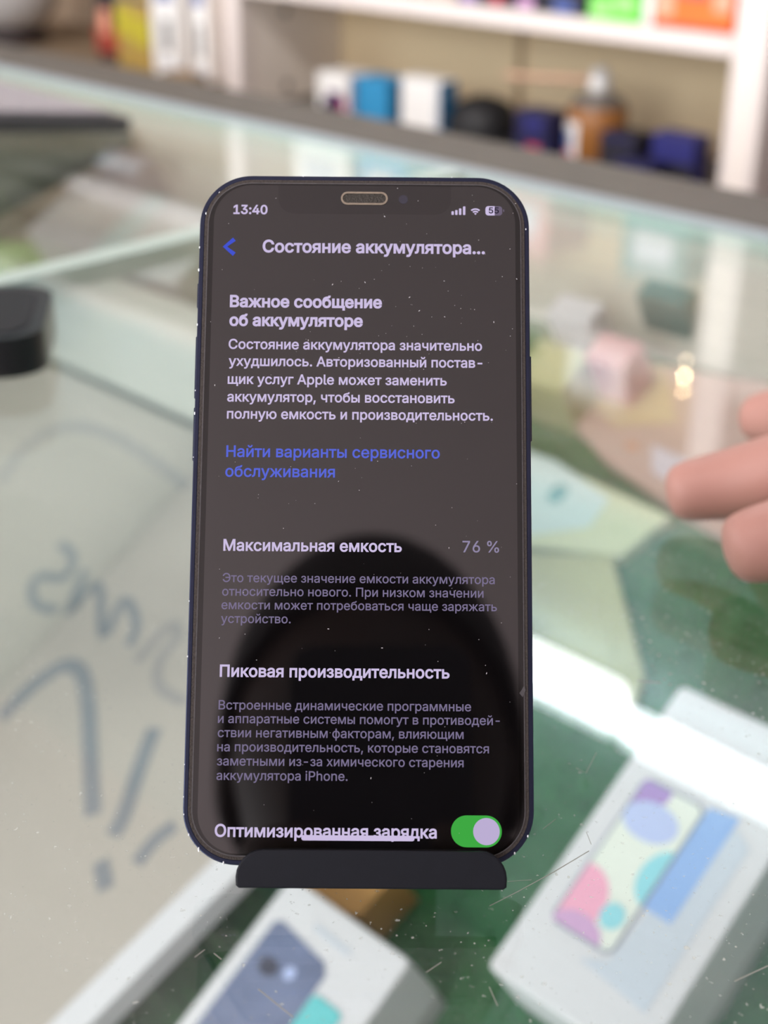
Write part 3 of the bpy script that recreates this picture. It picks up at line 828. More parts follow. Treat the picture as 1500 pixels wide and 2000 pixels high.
GLYPHS = """
%676;175,283 137,289 121,297 101,314 83,343 75,388 78,440 96,479 114,498 129,507 146,513 175,517 214,511 230,503 250,486 268,456 276,412 273,360 255,320 237,302 222,293 205,286;175,327 198,332 208,340 218,358 223,388 222,428 213,454 198,468 175,473 160,470 143,460 132,441 127,412 128,372 138,346 153,332;501,-10 462,-3 446,5 426,21 409,51 400,95 403,147 421,187 439,205 454,215 481,223 501,225 540,218 556,210 576,194 593,164 601,120 598,68 580,28 563,10 548,0 521,-8;501,35 517,37 534,47 544,66 549,95 548,135 538,162 524,176 501,180 479,176 468,168 458,149 453,120 454,80 464,53 479,39;132,0 482,509 540,509 191,0
,188;38,-119 68,71 137,71 84,-119
-453;337,244 337,188 114,188 114,244
.188;95,-4 78,-1 63,9 53,24 50,41 53,59 63,73 78,83 95,87 113,83 128,73 138,59 141,41 138,24 128,9 113,-1
0453;227,-7 191,-3 158,7 130,24 95,62 69,113 57,155 50,202 48,254 50,306 57,353 69,395 95,447 130,484 159,502 191,512 227,516 262,512 295,502 323,484 358,447 384,395 396,353 403,306 405,254 403,202 396,155 384,113 359,62 323,24 295,7 263,-3;227,50 250,52 271,60 290,74 313,103 330,144 338,176 344,254 338,332 330,365 313,405 290,435 271,449 250,457 227,460 203,457 182,449 163,435 140,405 123,365 115,332 109,254 115,176 123,144 140,103 163,74 182,60 203,52
1453;76,0 76,55 391,55 391,0;276,509 276,0 212,0 212,448 86,358 86,427 198,509
3453;218,-7 188,-5 146,5 98,30 70,57 57,79 48,104 44,132 109,132 115,107 132,81 158,63 191,52 229,50 258,55 291,69 309,86 325,116 329,145 323,180 306,211 284,229 254,241 216,247 157,248 157,299 288,448 288,452 70,452 70,509 372,509 372,461 211,278 211,289 247,290 279,286 321,269 354,244 371,222 387,186 393,145 387,103 377,78 362,55 344,36 321,19 295,7 266,-2
4453;40,105 40,158 247,509 311,509 109,163 413,163 413,105;282,0 282,318 343,318 343,0
5453;221,-7 165,1 140,11 108,32 83,60 71,82 63,105 60,130 122,130 134,95 148,78 166,64 204,51 231,50 250,53 284,69 298,82 314,104 326,141 327,173 324,193 314,221 297,244 275,262 248,273 218,277 184,273 152,262 128,246 67,253 96,509 366,509 366,452 151,452 134,301 170,322 212,333 252,332 294,321 330,299 358,269 379,231 388,199 391,163 385,117 376,89 352,52 321,23 296,8 268,-1
6453;226,-7 182,-1 155,8 130,22 100,51 78,87 69,115 64,162 68,199 86,253 112,302 252,509 322,509 151,261 145,261 157,279 174,295 196,307 214,312 265,312 291,305 316,295 337,280 355,262 375,228 387,187 389,157 387,127 379,98 368,73 352,50 333,30 310,14 284,3 257,-4;226,48 263,55 279,63 299,79 314,101 322,119 327,157 322,196 314,213 299,235 279,251 263,259 226,265 190,259 174,252 153,235 138,214 131,197 125,158 131,119 138,102 153,79 174,63 190,55
7453;97,0 323,452 62,452 62,509 391,509 391,449 165,0
:188;95,-4 78,-1 63,9 53,24 50,41 53,59 63,73 78,83 95,87 113,83 128,73 138,59 141,41 138,24 128,9 113,-1;95,271 78,274 63,284 53,299 50,316 53,334 63,349 78,359 95,362 113,359 128,349 138,334 141,316 138,299 128,284 113,274
A480;16,0 201,509 276,509 463,0 395,0 280,323 232,478 245,478 222,402 85,0;110,142 110,199 370,199 370,142
P445;60,0 60,509 254,508 305,499 332,487 366,462 383,441 396,417 404,391 408,363 404,304 396,278 383,254 356,223 319,201 272,188 109,186 109,242 245,243 279,248 305,261 329,286 343,328 342,376 329,409 305,434 268,449 232,452 125,452 125,0
e404;212,-8 177,-5 145,3 117,16 82,46 56,85 44,116 37,150 34,187 36,224 44,258 55,290 81,329 115,359 142,373 172,382 205,384 246,380 275,370 303,355 327,333 347,305 361,269 368,242 371,194 371,169 75,169 75,221 338,221 310,202 304,248 288,286 263,314 237,326 205,330 173,326 146,313 125,294 109,270 99,241 96,164 106,116 116,97 135,73 169,53 190,48 220,46 254,53 276,65 294,82 306,105 365,91 348,55 335,39 311,19 283,4 261,-3
h410;114,227 114,0 53,0 53,509 114,509 114,287 102,287 116,319 132,344 152,362 187,379 213,384 252,383 285,373 313,356 328,340 341,321 350,298 355,271 357,0 296,0 295,249 290,275 273,304 246,323 223,328 192,328 161,317 141,303 126,283 117,257
i167;53,0 53,379 114,379 114,0;84,443 67,446 54,455 44,468 41,483 44,499 54,512 67,521 84,524 100,521 114,512 123,499 126,483 123,468 114,455 100,446
l189;139,-2 101,3 82,13 67,28 55,59 53,84 53,509 114,509 114,83 118,66 126,57 140,52 170,54 181,3
n410;114,227 114,0 53,0 53,379 112,379 112,287 102,287 116,319 132,344 152,362 187,379 213,384 252,383 285,373 313,356 341,321 350,298 355,271 357,0 296,0 295,249 290,275 273,304 246,323 223,328 192,328 161,317 141,303 126,283 117,257
o415;207,-8 174,-5 144,3 117,16 82,46 56,85 44,116 37,150 34,187 37,225 44,260 56,291 82,330 117,360 144,374 174,382 207,384 241,382 271,374 299,360 333,330 359,291 371,260 379,225 381,187 379,150 371,116 359,85 333,46 299,16 271,3 241,-5;207,46 231,49 252,55 270,66 285,80 298,97 311,128 319,187 311,247 298,278 285,296 270,310 252,321 231,328 207,330 184,328 163,321 145,310 130,296 118,278 105,247 96,187 105,128 118,97 130,80 145,66 163,55 184,49
p424;53,-143 53,379 112,379 112,319 118,319 152,360 188,379 218,384 245,384 274,378 300,368 335,342 354,320 370,293 381,261 388,227 390,169 385,133 370,84 346,45 313,16 288,3 245,-8 208,-7 173,4 147,21 118,59 114,59 114,-143;220,47 242,49 262,55 279,66 301,88 320,128 327,163 328,189 320,250 301,290 280,311 262,322 243,328 220,330 178,322 161,312 140,291 121,252 114,216 113,189 114,162 121,126 140,86 162,65 179,55
А480;16,0 201,509 276,509 463,0 395,0 280,323 232,478 245,478 222,402 85,0;110,142 110,199 370,199 370,142
В456;60,0 60,509 258,508 289,504 329,491 359,469 381,442 394,410 398,363 390,327 373,301 350,282 315,267 315,262 347,254 371,240 391,220 407,194 416,161 417,124 410,88 400,67 377,39 357,24 331,12 301,4 247,0;125,57 264,58 296,63 320,73 344,96 355,126 354,153 342,184 333,197 313,213 279,228 248,231 125,231;125,285 247,286 273,290 295,300 319,320 333,348 335,383 326,412 304,436 270,449 125,452
М628;60,0 60,509 152,509 280,179 322,49 307,49 342,158 476,509 568,509 568,0 504,0 507,457 513,457 470,328 342,0 286,0 167,300 112,457 119,457 120,409 122,0
Н517;60,0 60,509 125,509 125,289 392,289 392,509 457,509 457,0 392,0 392,232 125,232 125,0
О533;267,-7 225,-3 186,7 150,25 105,63 70,115 53,157 44,203 40,254 44,305 53,352 70,393 105,445 150,484 186,501 225,512 267,516 309,512 348,501 384,484 429,445 464,393 480,352 490,305 493,254 490,203 480,157 464,115 429,63 400,36 348,7 309,-3;267,53 310,59 337,69 361,84 383,105 408,144 420,176 428,213 430,254 428,295 420,332 408,365 383,404 361,424 337,440 310,450 267,456 223,450 197,440 172,424 151,404 125,364 113,332 106,295 103,254 106,213 113,176 125,144 151,105 172,84 197,69 223,59
П517;457,509 457,0 392,0 392,452 125,452 125,0 60,0 60,509
С510;267,-7 225,-3 186,7 150,25 104,63 70,115 53,157 44,203 40,254 44,305 53,352 70,393 104,445 150,484 186,501 225,512 267,516 305,513 340,504 373,490 402,471 427,447 448,418 463,385 473,348 408,348 394,388 363,424 330,444 284,455 237,453 196,439 161,414 133,378 113,332 106,295 104,233 109,194 119,160 133,130 151,105 184,76 210,63 252,54 284,54 315,60 351,76 375,96 397,128 408,160 473,160 463,124 448,91 428,62 402,38 373,19 341,5 305,-4
Э510;243,-7 205,-4 169,5 137,19 108,38 83,62 62,91 47,124 37,160 102,160 117,121 147,85 180,65 227,54 273,56 314,69 350,94 378,130 397,177 404,213 406,275 401,314 392,348 378,378 360,404 327,432 287,450 258,455 227,455 195,449 159,433 135,413 113,380 102,348 37,348 47,385 62,418 83,447 108,471 137,490 170,504 205,513 243,516 285,512 324,501 360,484 406,445 441,393 457,352 467,305 470,254 467,203 457,157 440,116 406,64 360,25 324,7 285,-3;194,231 194,288 429,288 429,231
а389;160,-9 126,-5 94,5 76,15 54,36 38,63 32,84 31,118 36,146 43,161 58,179 78,193 100,203 143,214 241,228 265,235 275,250 275,272 269,291 256,311 240,322 220,329 196,331 163,327 137,316 114,296 100,274 41,291 57,322 71,339 114,368 143,378 173,383 231,381 263,372 293,355 317,329 330,301 337,251 337,0 277,0 277,52 272,52 252,25 229,8 199,-4;170,45 202,49 220,55 242,68 259,86 274,122 276,190 246,179 141,161 117,150 100,135 95,124 92,105 94,87 102,72 114,61 130,52
б411;208,-8 161,-2 133,8 107,24 74,55 50,97 40,129 34,185 37,270 50,342 73,395 93,419 118,438 171,458 273,475 290,488 294,509 349,509 341,468 330,449 318,439 286,424 192,411 145,396 127,383 112,366 101,345 93,318 86,266 99,291 118,314 158,345 187,357 207,362 256,361 281,353 315,331 343,300 364,260 375,215 377,164 368,114 348,71 319,35 282,9 239,-5;208,46 249,53 266,62 287,81 303,108 310,129 316,178 311,228 304,249 289,275 268,294 251,303 211,310 169,302 151,293 128,272 110,245 102,224 96,175 102,129 114,99 126,82 148,62 166,53
в392;53,0 53,379 228,379 264,372 307,352 327,331 339,307 343,278 341,258 335,240 317,219 300,209 270,199 298,191 319,180 336,165 349,145 357,121 358,93 354,75 343,50 331,35 309,18 269,3 232,0;111,56 232,56 266,62 284,75 293,93 295,117 288,141 273,158 251,167 111,169;111,220 220,221 248,227 263,234 277,251 282,273 277,294 262,310 230,322 111,324
г304;290,379 290,323 114,323 114,0 53,0 53,379
д427;13,-110 13,56 44,56 65,82 79,116 94,194 110,379 356,379 356,56 414,56 414,-110 353,-110 353,0 74,0 74,-110;114,56 295,56 295,323 166,323 146,142 131,87
е404;212,-8 177,-5 145,3 117,16 82,46 56,85 44,116 37,150 34,187 36,224 44,258 55,290 81,329 115,359 142,373 172,382 205,384 246,380 275,370 303,355 327,333 347,305 361,269 368,242 371,194 371,169 75,169 75,221 338,221 310,202 304,248 288,286 263,314 237,326 205,330 173,326 146,313 125,294 109,270 99,241 96,164 106,116 116,97 135,73 169,53 190,48 220,46 254,53 276,65 294,82 306,105 365,91 348,55 335,39 311,19 283,4 261,-3
ж563;21,0 174,193 23,379 95,379 221,218 252,218 252,379 313,379 313,218 342,218 468,379 541,379 390,193 543,0 469,0 342,162 313,162 313,0 252,0 252,162 223,162 95,0
з343;171,-4 123,1 91,12 73,23 51,43 40,59 31,95 94,95 97,82 111,66 133,54 161,48 193,49 211,55 227,65 243,84 249,109 246,126 239,141 226,154 208,163 187,169 138,171 138,217 173,217 201,224 223,239 233,252 238,268 238,284 230,306 220,318 191,332 154,332 129,324 115,314 105,303 99,281 40,281 48,319 59,335 80,356 97,366 128,378 173,384 209,380 239,370 264,353 287,324 296,298 298,279 296,258 289,240 277,224 262,212 225,197 225,194 263,183 291,164 307,137 313,104 305,66 294,48 273,26 244,10 222,2
и411;358,0 296,0 296,274 293,274 111,0 53,0 53,379 114,379 114,104 118,104 300,379 358,379
й411;358,0 296,0 296,274 293,274 111,0 53,0 53,379 114,379 114,104 118,104 300,379 358,379;205,433 171,439 135,461 112,496 107,529 151,529 155,508 166,491 184,480 205,476 227,480 244,491 255,508 259,529 304,529 298,496 276,461 240,439
к376;53,0 53,379 114,379 114,215 152,215 288,379 366,379 213,196 368,0 290,0 167,159 114,159 114,0
л400;6,0 6,56 36,58 52,65 64,81 73,106 82,181 91,379 348,379 348,0 286,0 286,323 149,323 140,150 132,99 120,58 102,29 76,9 41,1
м535;53,0 53,379 144,379 242,144 273,41 263,41 287,126 390,379 482,379 482,0 421,0 423,354 430,354 402,260 294,0 240,0 141,235 102,354 111,354 113,0
н409;309,223 309,167 99,167 99,223;114,379 114,0 53,0 53,379;356,379 356,0 295,0 295,379
о415;207,-8 174,-5 144,3 117,16 82,46 56,85 44,116 37,150 34,187 37,225 44,260 56,291 82,330 117,360 144,374 174,382 207,384 241,382 271,374 299,360 333,330 359,291 371,260 379,225 381,187 379,150 371,116 359,85 333,46 299,16 271,3 241,-5;207,46 231,49 252,55 270,66 285,80 298,97 311,128 319,187 311,247 298,278 285,296 270,310 252,321 231,328 207,330 184,328 163,321 145,310 130,296 118,278 105,247 96,187 105,128 118,97 130,80 145,66 163,55 184,49
п408;355,379 355,0 294,0 294,323 114,323 114,0 53,0 53,379
р424;53,-143 53,379 112,379 112,319 118,319 152,360 188,379 218,384 245,384 274,378 300,368 335,342 354,320 370,293 381,261 388,227 390,169 385,133 370,84 346,45 313,16 288,3 245,-8 208,-7 173,4 147,21 118,59 114,59 114,-143;220,47 242,49 262,55 279,66 301,88 320,128 327,163 328,189 320,250 301,290 280,311 262,322 243,328 220,330 178,322 161,312 140,291 121,252 114,216 113,189 114,162 121,126 140,86 162,65 179,55
с396;207,-8 174,-5 144,3 117,16 82,46 56,85 44,116 37,150 34,187 37,225 44,260 56,291 82,330 117,360 144,374 174,382 207,384 260,377 305,356 340,322 362,277 303,262 293,285 274,308 252,321 226,329 184,328 163,321 145,310 124,287 113,269 105,247 98,212 99,151 108,117 118,97 137,73 154,60 173,51 207,46 243,52 271,66 292,89 304,117 363,102 354,78 341,56 306,21 261,-1
т325;132,0 132,325 6,325 6,379 319,379 319,325 193,325 193,0
у389;47,-139 61,-86 99,-90 113,-86 126,-78 145,-51 163,-1 17,379 84,379 173,132 206,21 184,21 220,144 305,379 371,379 204,-58 187,-93 159,-124 132,-139 91,-145
ф477;208,-8 159,-2 131,9 93,35 64,71 44,116 37,150 35,207 44,260 56,291 82,330 117,360 145,374 175,382 208,384 286,384 318,378 347,367 384,341 413,305 428,276 438,243 443,207 441,150 433,116 421,85 405,58 373,25 347,9 318,-2 286,-8;208,43 282,44 314,52 332,64 347,79 360,96 374,128 381,163 382,200 377,237 370,260 354,290 340,307 324,321 304,330 282,335 208,335 184,333 163,326 145,314 130,299 117,281 104,248 96,213 95,175 101,139 112,106 130,79 154,57 184,46;208,-143 208,509 269,509 269,-143
х379;21,0 171,218 171,171 29,379 100,379 207,206 175,206 222,287 282,379 352,379 209,169 209,214 358,0 287,0 219,103 173,182 205,182 160,103 91,0
ч401;198,118 157,122 121,134 92,153 70,181 57,216 54,236 53,379 114,379 116,232 124,211 146,189 175,177 221,176 264,182 324,199 324,143 258,124;287,0 287,379 348,379 348,0
ш572;53,379 114,379 114,56 255,56 255,379 316,379 316,56 458,56 458,379 519,379 519,0 53,0
щ582;53,379 114,379 114,56 255,56 255,379 316,379 316,56 458,56 458,379 519,379 519,0 53,0;508,-109 508,0 482,0 482,56 569,56 569,-109
ы511;104,244 243,242 279,233 317,210 342,176 353,135 352,101 346,80 325,43 290,16 243,2 53,0 53,379 114,379 114,56 214,56 245,61 262,69 277,81 289,103 291,130 286,148 277,162 254,179 225,187 104,187;397,0 397,379 458,379 458,0
ь388;104,244 243,242 279,233 317,210 342,176 353,135 352,101 346,80 325,43 290,16 243,2 53,0 53,379 114,379 114,56 214,56 245,61 262,69 277,81 289,103 291,130 286,148 277,162 254,179 225,187 104,187
ю585;53,0 53,379 111,379 111,0;97,162 97,217 235,217 235,162;377,-8 344,-5 313,3 286,16 251,46 226,85 213,116 206,150 204,187 206,225 213,260 226,291 251,330 286,360 313,374 344,382 377,384 410,382 440,374 468,360 503,330 529,291 541,260 548,225 550,187 548,150 541,116 529,85 503,46 468,16 440,3 410,-5;377,46 401,49 422,55 440,66 455,80 467,97 480,128 489,187 480,247 467,278 455,296 440,310 422,321 401,328 377,330 353,328 333,321 315,310 293,287 274,247 266,187 274,128 287,97 300,80 315,66 333,55 353,49
я385;332,0 271,0 271,326 169,326 131,318 114,309 102,295 95,279 93,249 98,231 108,217 122,205 143,198 184,194 298,194 298,142 180,142 134,146 97,157 68,174 48,198 36,226 33,276 41,308 57,334 82,356 115,371 156,378 332,379;85,0 15,0 122,172 190,172
"""

# ------------------------------------------------------------------ phone and its stand
PR = Vector((.71831172, .69572140, 0)).normalized()
PU = Vector((-.40370917, .41677458, .81444328))
PU = (PU - PR * PU.dot(PR)).normalized()
PN = PR.cross(PU)
PB = Vector((-.00462240, .00082696, .00842070))
PROT = Matrix((PR, PU, PN)).transposed()

ph = thing('smartphone', 'black smartphone showing a battery health page in dark mode, on a black stand', 'phone', PB)
ph.rotation_euler = PROT.to_euler()
W2, HT, TH = .03575, .1467, .0074
mm = .001


def rr(inset, r, n=14):
    return rounded_rect(-W2 + inset, W2 - inset, inset, HT - inset, r - inset, n)


RC = .0112
bm = bmesh.new()
add_ring(bm, rr(0, RC), rr(.0011, RC), -TH + .0006, -.0003)
es = [e for e in bm.edges if all(abs(v.co.z + .0003) < 1e-6 for v in e.verts) or all(abs(v.co.z + TH - .0006) < 1e-6 for v in e.verts)]
bmesh.ops.bevel(bm, geom=es, offset=.00022, segments=2, profile=.5, affect='EDGES')
fin('frame', bm, 'navy_alu', ph)
prism('back_glass', rr(.0010, RC), -TH, -TH + .0008, 'near_black', ph, .0002)
bm = bmesh.new()
add_ring(bm, rr(.00105, RC), rr(.00185, RC), -.0012, -.00012)
fin('gasket', bm, 'gasket', ph)
bm = bmesh.new()
add_ring(bm, rr(.00175, RC), rr(.00195, RC), -.0012, .00006)
fin('glass_rim', bm, 'glass_rim', ph)
front = prism('front_glass', rr(.00195, RC), -.0015, 0, 'bezel', ph)
disp = prism('display', rounded_rect(-.0327, .0327, .0023, .1444, .0082, 12), 0, .00002, 'display', ph)
npts = []
for sx in (-1, 1):
    pass
npts = [(-.0192, .1444), (-.0188, .1444)] + [(-.0188 + .0036 - .0036 * math.cos(math.radians(a)), .1414 - .0034 * math.sin(math.radians(a))) for a in range(0, 91, 15)]
npts = npts + [(-x, y) for x, y in npts[::-1]]
prism('notch', npts, .00002, .00003, 'notch', disp)
bm = bmesh.new()
so = rounded_rect(-.00520, .00500, .14005, .14300, .00147, 8)
si = rounded_rect(-.00480, .00460, .14045, .14260, .00107, 8)
add_ring(bm, so, si, 0, .00022)
ep = fin('earpiece', bm, 'grille_rim', ph)
prism('earpiece_mesh', rounded_rect(-.00480, .00460, .14045, .14260, .00107, 8), 0, .00008, 'grille', ep)
prism('front_camera', disc(.0084, .1414, .0010), .00003, .00006, 'lens', ph)
# side buttons
for nm, s, t0, t1 in (('mute_switch', -1, .1173, .1228), ('volume_button', -1, .0972, .1109), ('volume_button', -1, .0836, .0952), ('power_button', 1, .0884, .1071)):
    bm = bmesh.new()
    x0, x1 = sorted((s * W2, s * (W2 + .00045)))
    add_box(bm, x0, x1, t0, t1, -.0052, -.0022, .00018)
    fin(nm, bm, 'navy_alu', ph)
# nicks of bare metal along the frame edge
rnd = random.Random(11)
outline = rr(.0000, RC)
nick = [(-W2, .1303), (-W2, .1252), (-W2, .1130), (-W2, .0985), (-W2, .0935), (-W2, .084), (-W2, .0535), (-W2, .0420), (-W2 + .004, .1425), (-W2 + .0012, .1380), (-W2 + .0022, .1400), (-.0135, HT), (.0190, HT), (.0268, .1452), (.0318, .1425), (.0351, .1350), (-W2 + .0013, .0060), (-W2 + .0002, .0100), (-W2 + .0034, .0031), (-W2 + .0085, .00045), (-W2, .0135), (-W2, .0200), (.0345, .0062), (.0318, .0028)]
for x, y in nick:
    r = rnd.uniform(.00012, .00032)
    bm = bmesh.new()
    bmesh.ops.create_icosphere(bm, subdivisions=1, radius=r, matrix=Matrix.Translation((x * .9985, y, -.0004)) @ Matrix.Diagonal((.7, rnd.uniform(.8, 1.8), .8, 1)))
    fin('edge_nick', bm, 'bare_metal', ph)
# chip at the right edge of the glass
bm = bmesh.new()
add_prism(bm, [(.0336, .0342), (.0342, .0356), (.0339, .0366), (.0334, .0357), (.0329, .0350), (.0333, .0345)], .00002, .00012)
fin('glass_chip', bm, 'glass_rim', ph)
# dust specks on the glass
bm = bmesh.new()
rnd = random.Random(5)
for _ in range(190):
    x = rnd.uniform(-.033, .033)
    y = rnd.uniform(.006, .144)
    if rnd.random() < .45:
        x, y = rnd.gauss(.018, .012), rnd.gauss(.115, .018)
        if abs(x) > .0335 or y > .144:
            continue
    r = rnd.choice((.00004, .00005, .00006, .00007, .00009))
    n = 6
    st = rnd.choice((1, 1, 1, 2.5))
    a = rnd.uniform(0, 3.14)
    pts = []
    for i in range(n):
        u, v = r * st * math.cos(i * 6.283 / n), r * math.sin(i * 6.283 / n)
        pts.append((x + u * math.cos(a) - v * math.sin(a), y + u * math.sin(a) + v * math.cos(a)))
    add_prism(bm, pts, .00004, .00008)
fin('dust_specks', bm, 'dust', ph)['kind'] = 'stuff'

# ---- what the screen shows. Letter outlines: per character, advance ; contours (thousandths of the type size)
GL = {}
for ln in GLYPHS.strip('\n').split('\n'):
    a, *cs = ln[1:].split(';')
    GL[ln[0]] = (int(a), [[tuple(map(int, p.split(','))) for p in c.split()] for c in cs if c])
GL[' '] = (190, [])


GCACHE = {}


def glyph_mesh(ch, bold):
    """Triangles of one letter: contours grown by `bold`, filled by non-zero winding."""
    key = (ch, bold)
    if key in GCACHE:
        return GCACHE[key]
    cont = []
    cs = GL[ch][1]
    big = max((sum(c[i][0] * c[(i + 1) % len(c)][1] - c[(i + 1) % len(c)][0] * c[i][1] for i in range(len(c))) for c in cs), key=abs)
    sg = 1 if big > 0 else -1
    for c in cs:
        P = [Vector(p) for p in c]
        out = []
        for i, p in enumerate(P):
            d0, d1 = (p - P[i - 1]), (P[(i + 1) % len(P)] - p)
            if d0.length < 1e-6 or d1.length < 1e-6:
                continue
            n0 = Vector((d0.y, -d0.x)).normalized() * sg
            n1 = Vector((d1.y, -d1.x)).normalized() * sg
            m = n0 + n1
            if m.length < .3:
                m = n0
            m.normalize()
            out.append(p + m * bold / max(.45, m.dot(n0)))
        cont.append(out)
    vs, es = [], []
    for c in cont:
        k = len(vs)
        vs += c
        es += [(k + i, k + (i + 1) % len(c)) for i in range(len(c))]
    ov, oe, of, *_ = delaunay_2d_cdt(vs, es, [], 0, 1e-4)
    keep = []
    for f in of:
        g = sum((ov[i] for i in f), Vector((0, 0))) / len(f)
        wn = 0
        for c in cont:
            for i in range(len(c)):
                a, q = c[i], c[(i + 1) % len(c)]
                cr = (q.x - a.x) * (g.y - a.y) - (g.x - a.x) * (q.y - a.y)
                if a.y <= g.y < q.y and cr > 0:
                    wn += 1
                elif q.y <= g.y < a.y and cr < 0:
                    wn -= 1
        if wn:
            keep.append(tuple(f))
    GCACHE[key] = ([(v.x, v.y) for v in ov], keep)
    return GCACHE[key]


def text_part(name, rows, m, bold, parent, z=.00004, tint_y=1.0):
    """rows: (string, left, right, baseline) in millimetres on the screen."""
    V, Fc = [], []
    for s, x0, x1, y in rows:
        pen, put = 0, []
        for ch in s:
            if GL[ch][1]:
                put.append((pen, glyph_mesh(ch, bold)))
            pen += GL[ch][0]
        lo = min(p[0] + q for q, (vs, _) in put for p in vs)
        hi = max(p[0] + q for q, (vs, _) in put for p in vs)
        k = (x1 - x0) / (hi - lo)
        for q, (vs, fs) in put:
            o = len(V)
            V += [((x0 + (p[0] + q - lo) * k) * mm, (y + p[1] * k * tint_y) * mm, z) for p in vs]
            Fc += [tuple(o + i for i in f) for f in fs]
    me = bpy.data.meshes.new(name)
    me.from_pydata(V, [], Fc)
    me.update()
    return link(name, me, m, parent)


TEXT = [
    ('status_clock','13:40',-28.53,-21.11,137.83),
    ('title_text','Состояние аккумулятора...',-22.01,26.11,129.22),
    ('warning_heading','Важное сообщение',-28.78,3.94,116.91),
    ('warning_heading','об аккумуляторе',-28.79,-0.14,112.74),
    ('warning_text','Состояние аккумулятора значительно',-28.82,25.43,107.61),
    ('warning_text','ухудшилось. Авторизованный постав-',-28.72,25.48,103.88),
    ('warning_text','щик услуг Apple может заменить',-28.82,17.87,99.92),
    ('warning_text','аккумулятор, чтобы восстановить',-28.83,19.55,96.07),
    ('warning_text','полную емкость и производительность.',-28.80,27.67,92.35),
    ('link_text','Найти варианты сервисного',-28.73,16.42,84.08),
    ('link_text','обслуживания',-28.83,-5.70,79.83),
    ('capacity_label','Максимальная емкость',-28.84,8.50,64.11),
    ('capacity_value','76 %',21.20,28.85,64.15),
    ('capacity_note','Это текущее значение емкости аккумулятора',-28.81,27.92,57.51),
    ('capacity_note','относительно нового. При низком значении',-28.84,25.57,54.66),
    ('capacity_note','емкости может потребоваться чаще заряжать',-28.92,28.34,51.85),
    ('capacity_note','устройство.',-28.94,-14.47,49.00),
    ('performance_label','Пиковая производительность',-28.91,18.51,37.92),
    ('performance_note','Встроенные динамические программные',-28.98,22.94,31.22),
    ('performance_note','и аппаратные системы помогут в противодей-',-29.04,28.82,28.46),
    ('performance_note','ствии негативным факторам, влияющим',-29.01,21.39,25.60),
    ('performance_note','на производительность, которые становятся',-29.04,26.58,22.74),
    ('performance_note','заметными из-за химического старения',-29.02,21.39,19.89),
    ('performance_note','аккумулятора iPhone.',-29.04,-2.28,16.98),
    ('charging_label','Оптимизированная зарядка',-29.11,15.93,5.69),
]
STYLE = {'status_clock': ('txt_white', 22), 'title_text': ('txt_white', 22), 'warning_heading': ('txt_white', 26), 'warning_text': ('txt_white', 14),
         'link_text': ('txt_blue', 12), 'capacity_label': ('txt_white', 17), 'capacity_value': ('txt_value', 7), 'capacity_note': ('txt_grey', 7),
         'performance_label': ('txt_white', 18), 'performance_note': ('txt_grey', 7), 'charging_label': ('txt_white', 17)}
for nm in STYLE:
    text_part(nm, [r[1:] for r in TEXT if r[0] == nm], STYLE[nm][0], STYLE[nm][1], disp)
# back arrow, signal bars, wifi, battery, switch, home bar
bm = bmesh.new()
ribbon(bm, [(-.02815, .13205), (-.03015, .13035), (-.02810, .12865)], .00095, .00003, .00005)
fin('back_arrow', bm, 'txt_back', disp)
bm = bmesh.new()
for i, (x, t0) in enumerate(((18.87, 138.79), (19.67, 139.07), (20.50, 139.45), (21.37, 139.93))):
    add_prism(bm, rounded_rect(x * mm, (x + .52) * mm, .13797, t0 * mm, .00015, 3), .00003, .00005)
fin('signal_icon', bm, 'txt_white', disp)
bm = bmesh.new()
wx, wy = .02408, .13800
for r0, r1 in ((0, .00042), (.00062, .00096), (.00116, .00150)):
    arc = [(wx + r1 * math.sin(math.radians(a)), wy + r1 * math.cos(math.radians(a))) for a in range(-42, 43, 7)]
    inn = [(wx + r0 * math.sin(math.radians(a)), wy + r0 * math.cos(math.radians(a))) for a in range(42, -43, -7)] if r0 else [(wx, wy)]
    add_prism(bm, arc + inn, .00003, .00005)
fin('wifi_icon', bm, 'txt_white', disp)
bt = prism('battery_icon', rounded_rect(.02625, .02990, .13790, .14003, .00065, 5), .00003, .00004, 'txt_dim', disp)
sheet('battery_level', bt, clip(rounded_rect(.02625, .02990, .13790, .14003, .00065, 5), .026, .02826, .13, .15), .00004, 'txt_white', .00001)
sheet('battery_nub', bt, rounded_rect(.03012, .03033, .13872, .13932, .0001, 2), .00003, 'txt_dim', .00001)
text_part('battery_number', [('55', 26.97, 29.18, 138.40)], 'txt_dark', 16, bt, .00006, .95)
sw = prism('toggle_switch', rounded_rect(.01882, .02913, .00394, .01026, .00315, 10), .00003, .00004, 'sw_green', disp)
prism('toggle_knob', disc(.02601, .00708, .00270, n=40), .00004, .00006, 'txt_mid', sw)
prism('home_bar', rounded_rect(-.01152, .01141, .00505, .00612, .00045, 5), .00005, .00007, 'txt_white', disp)

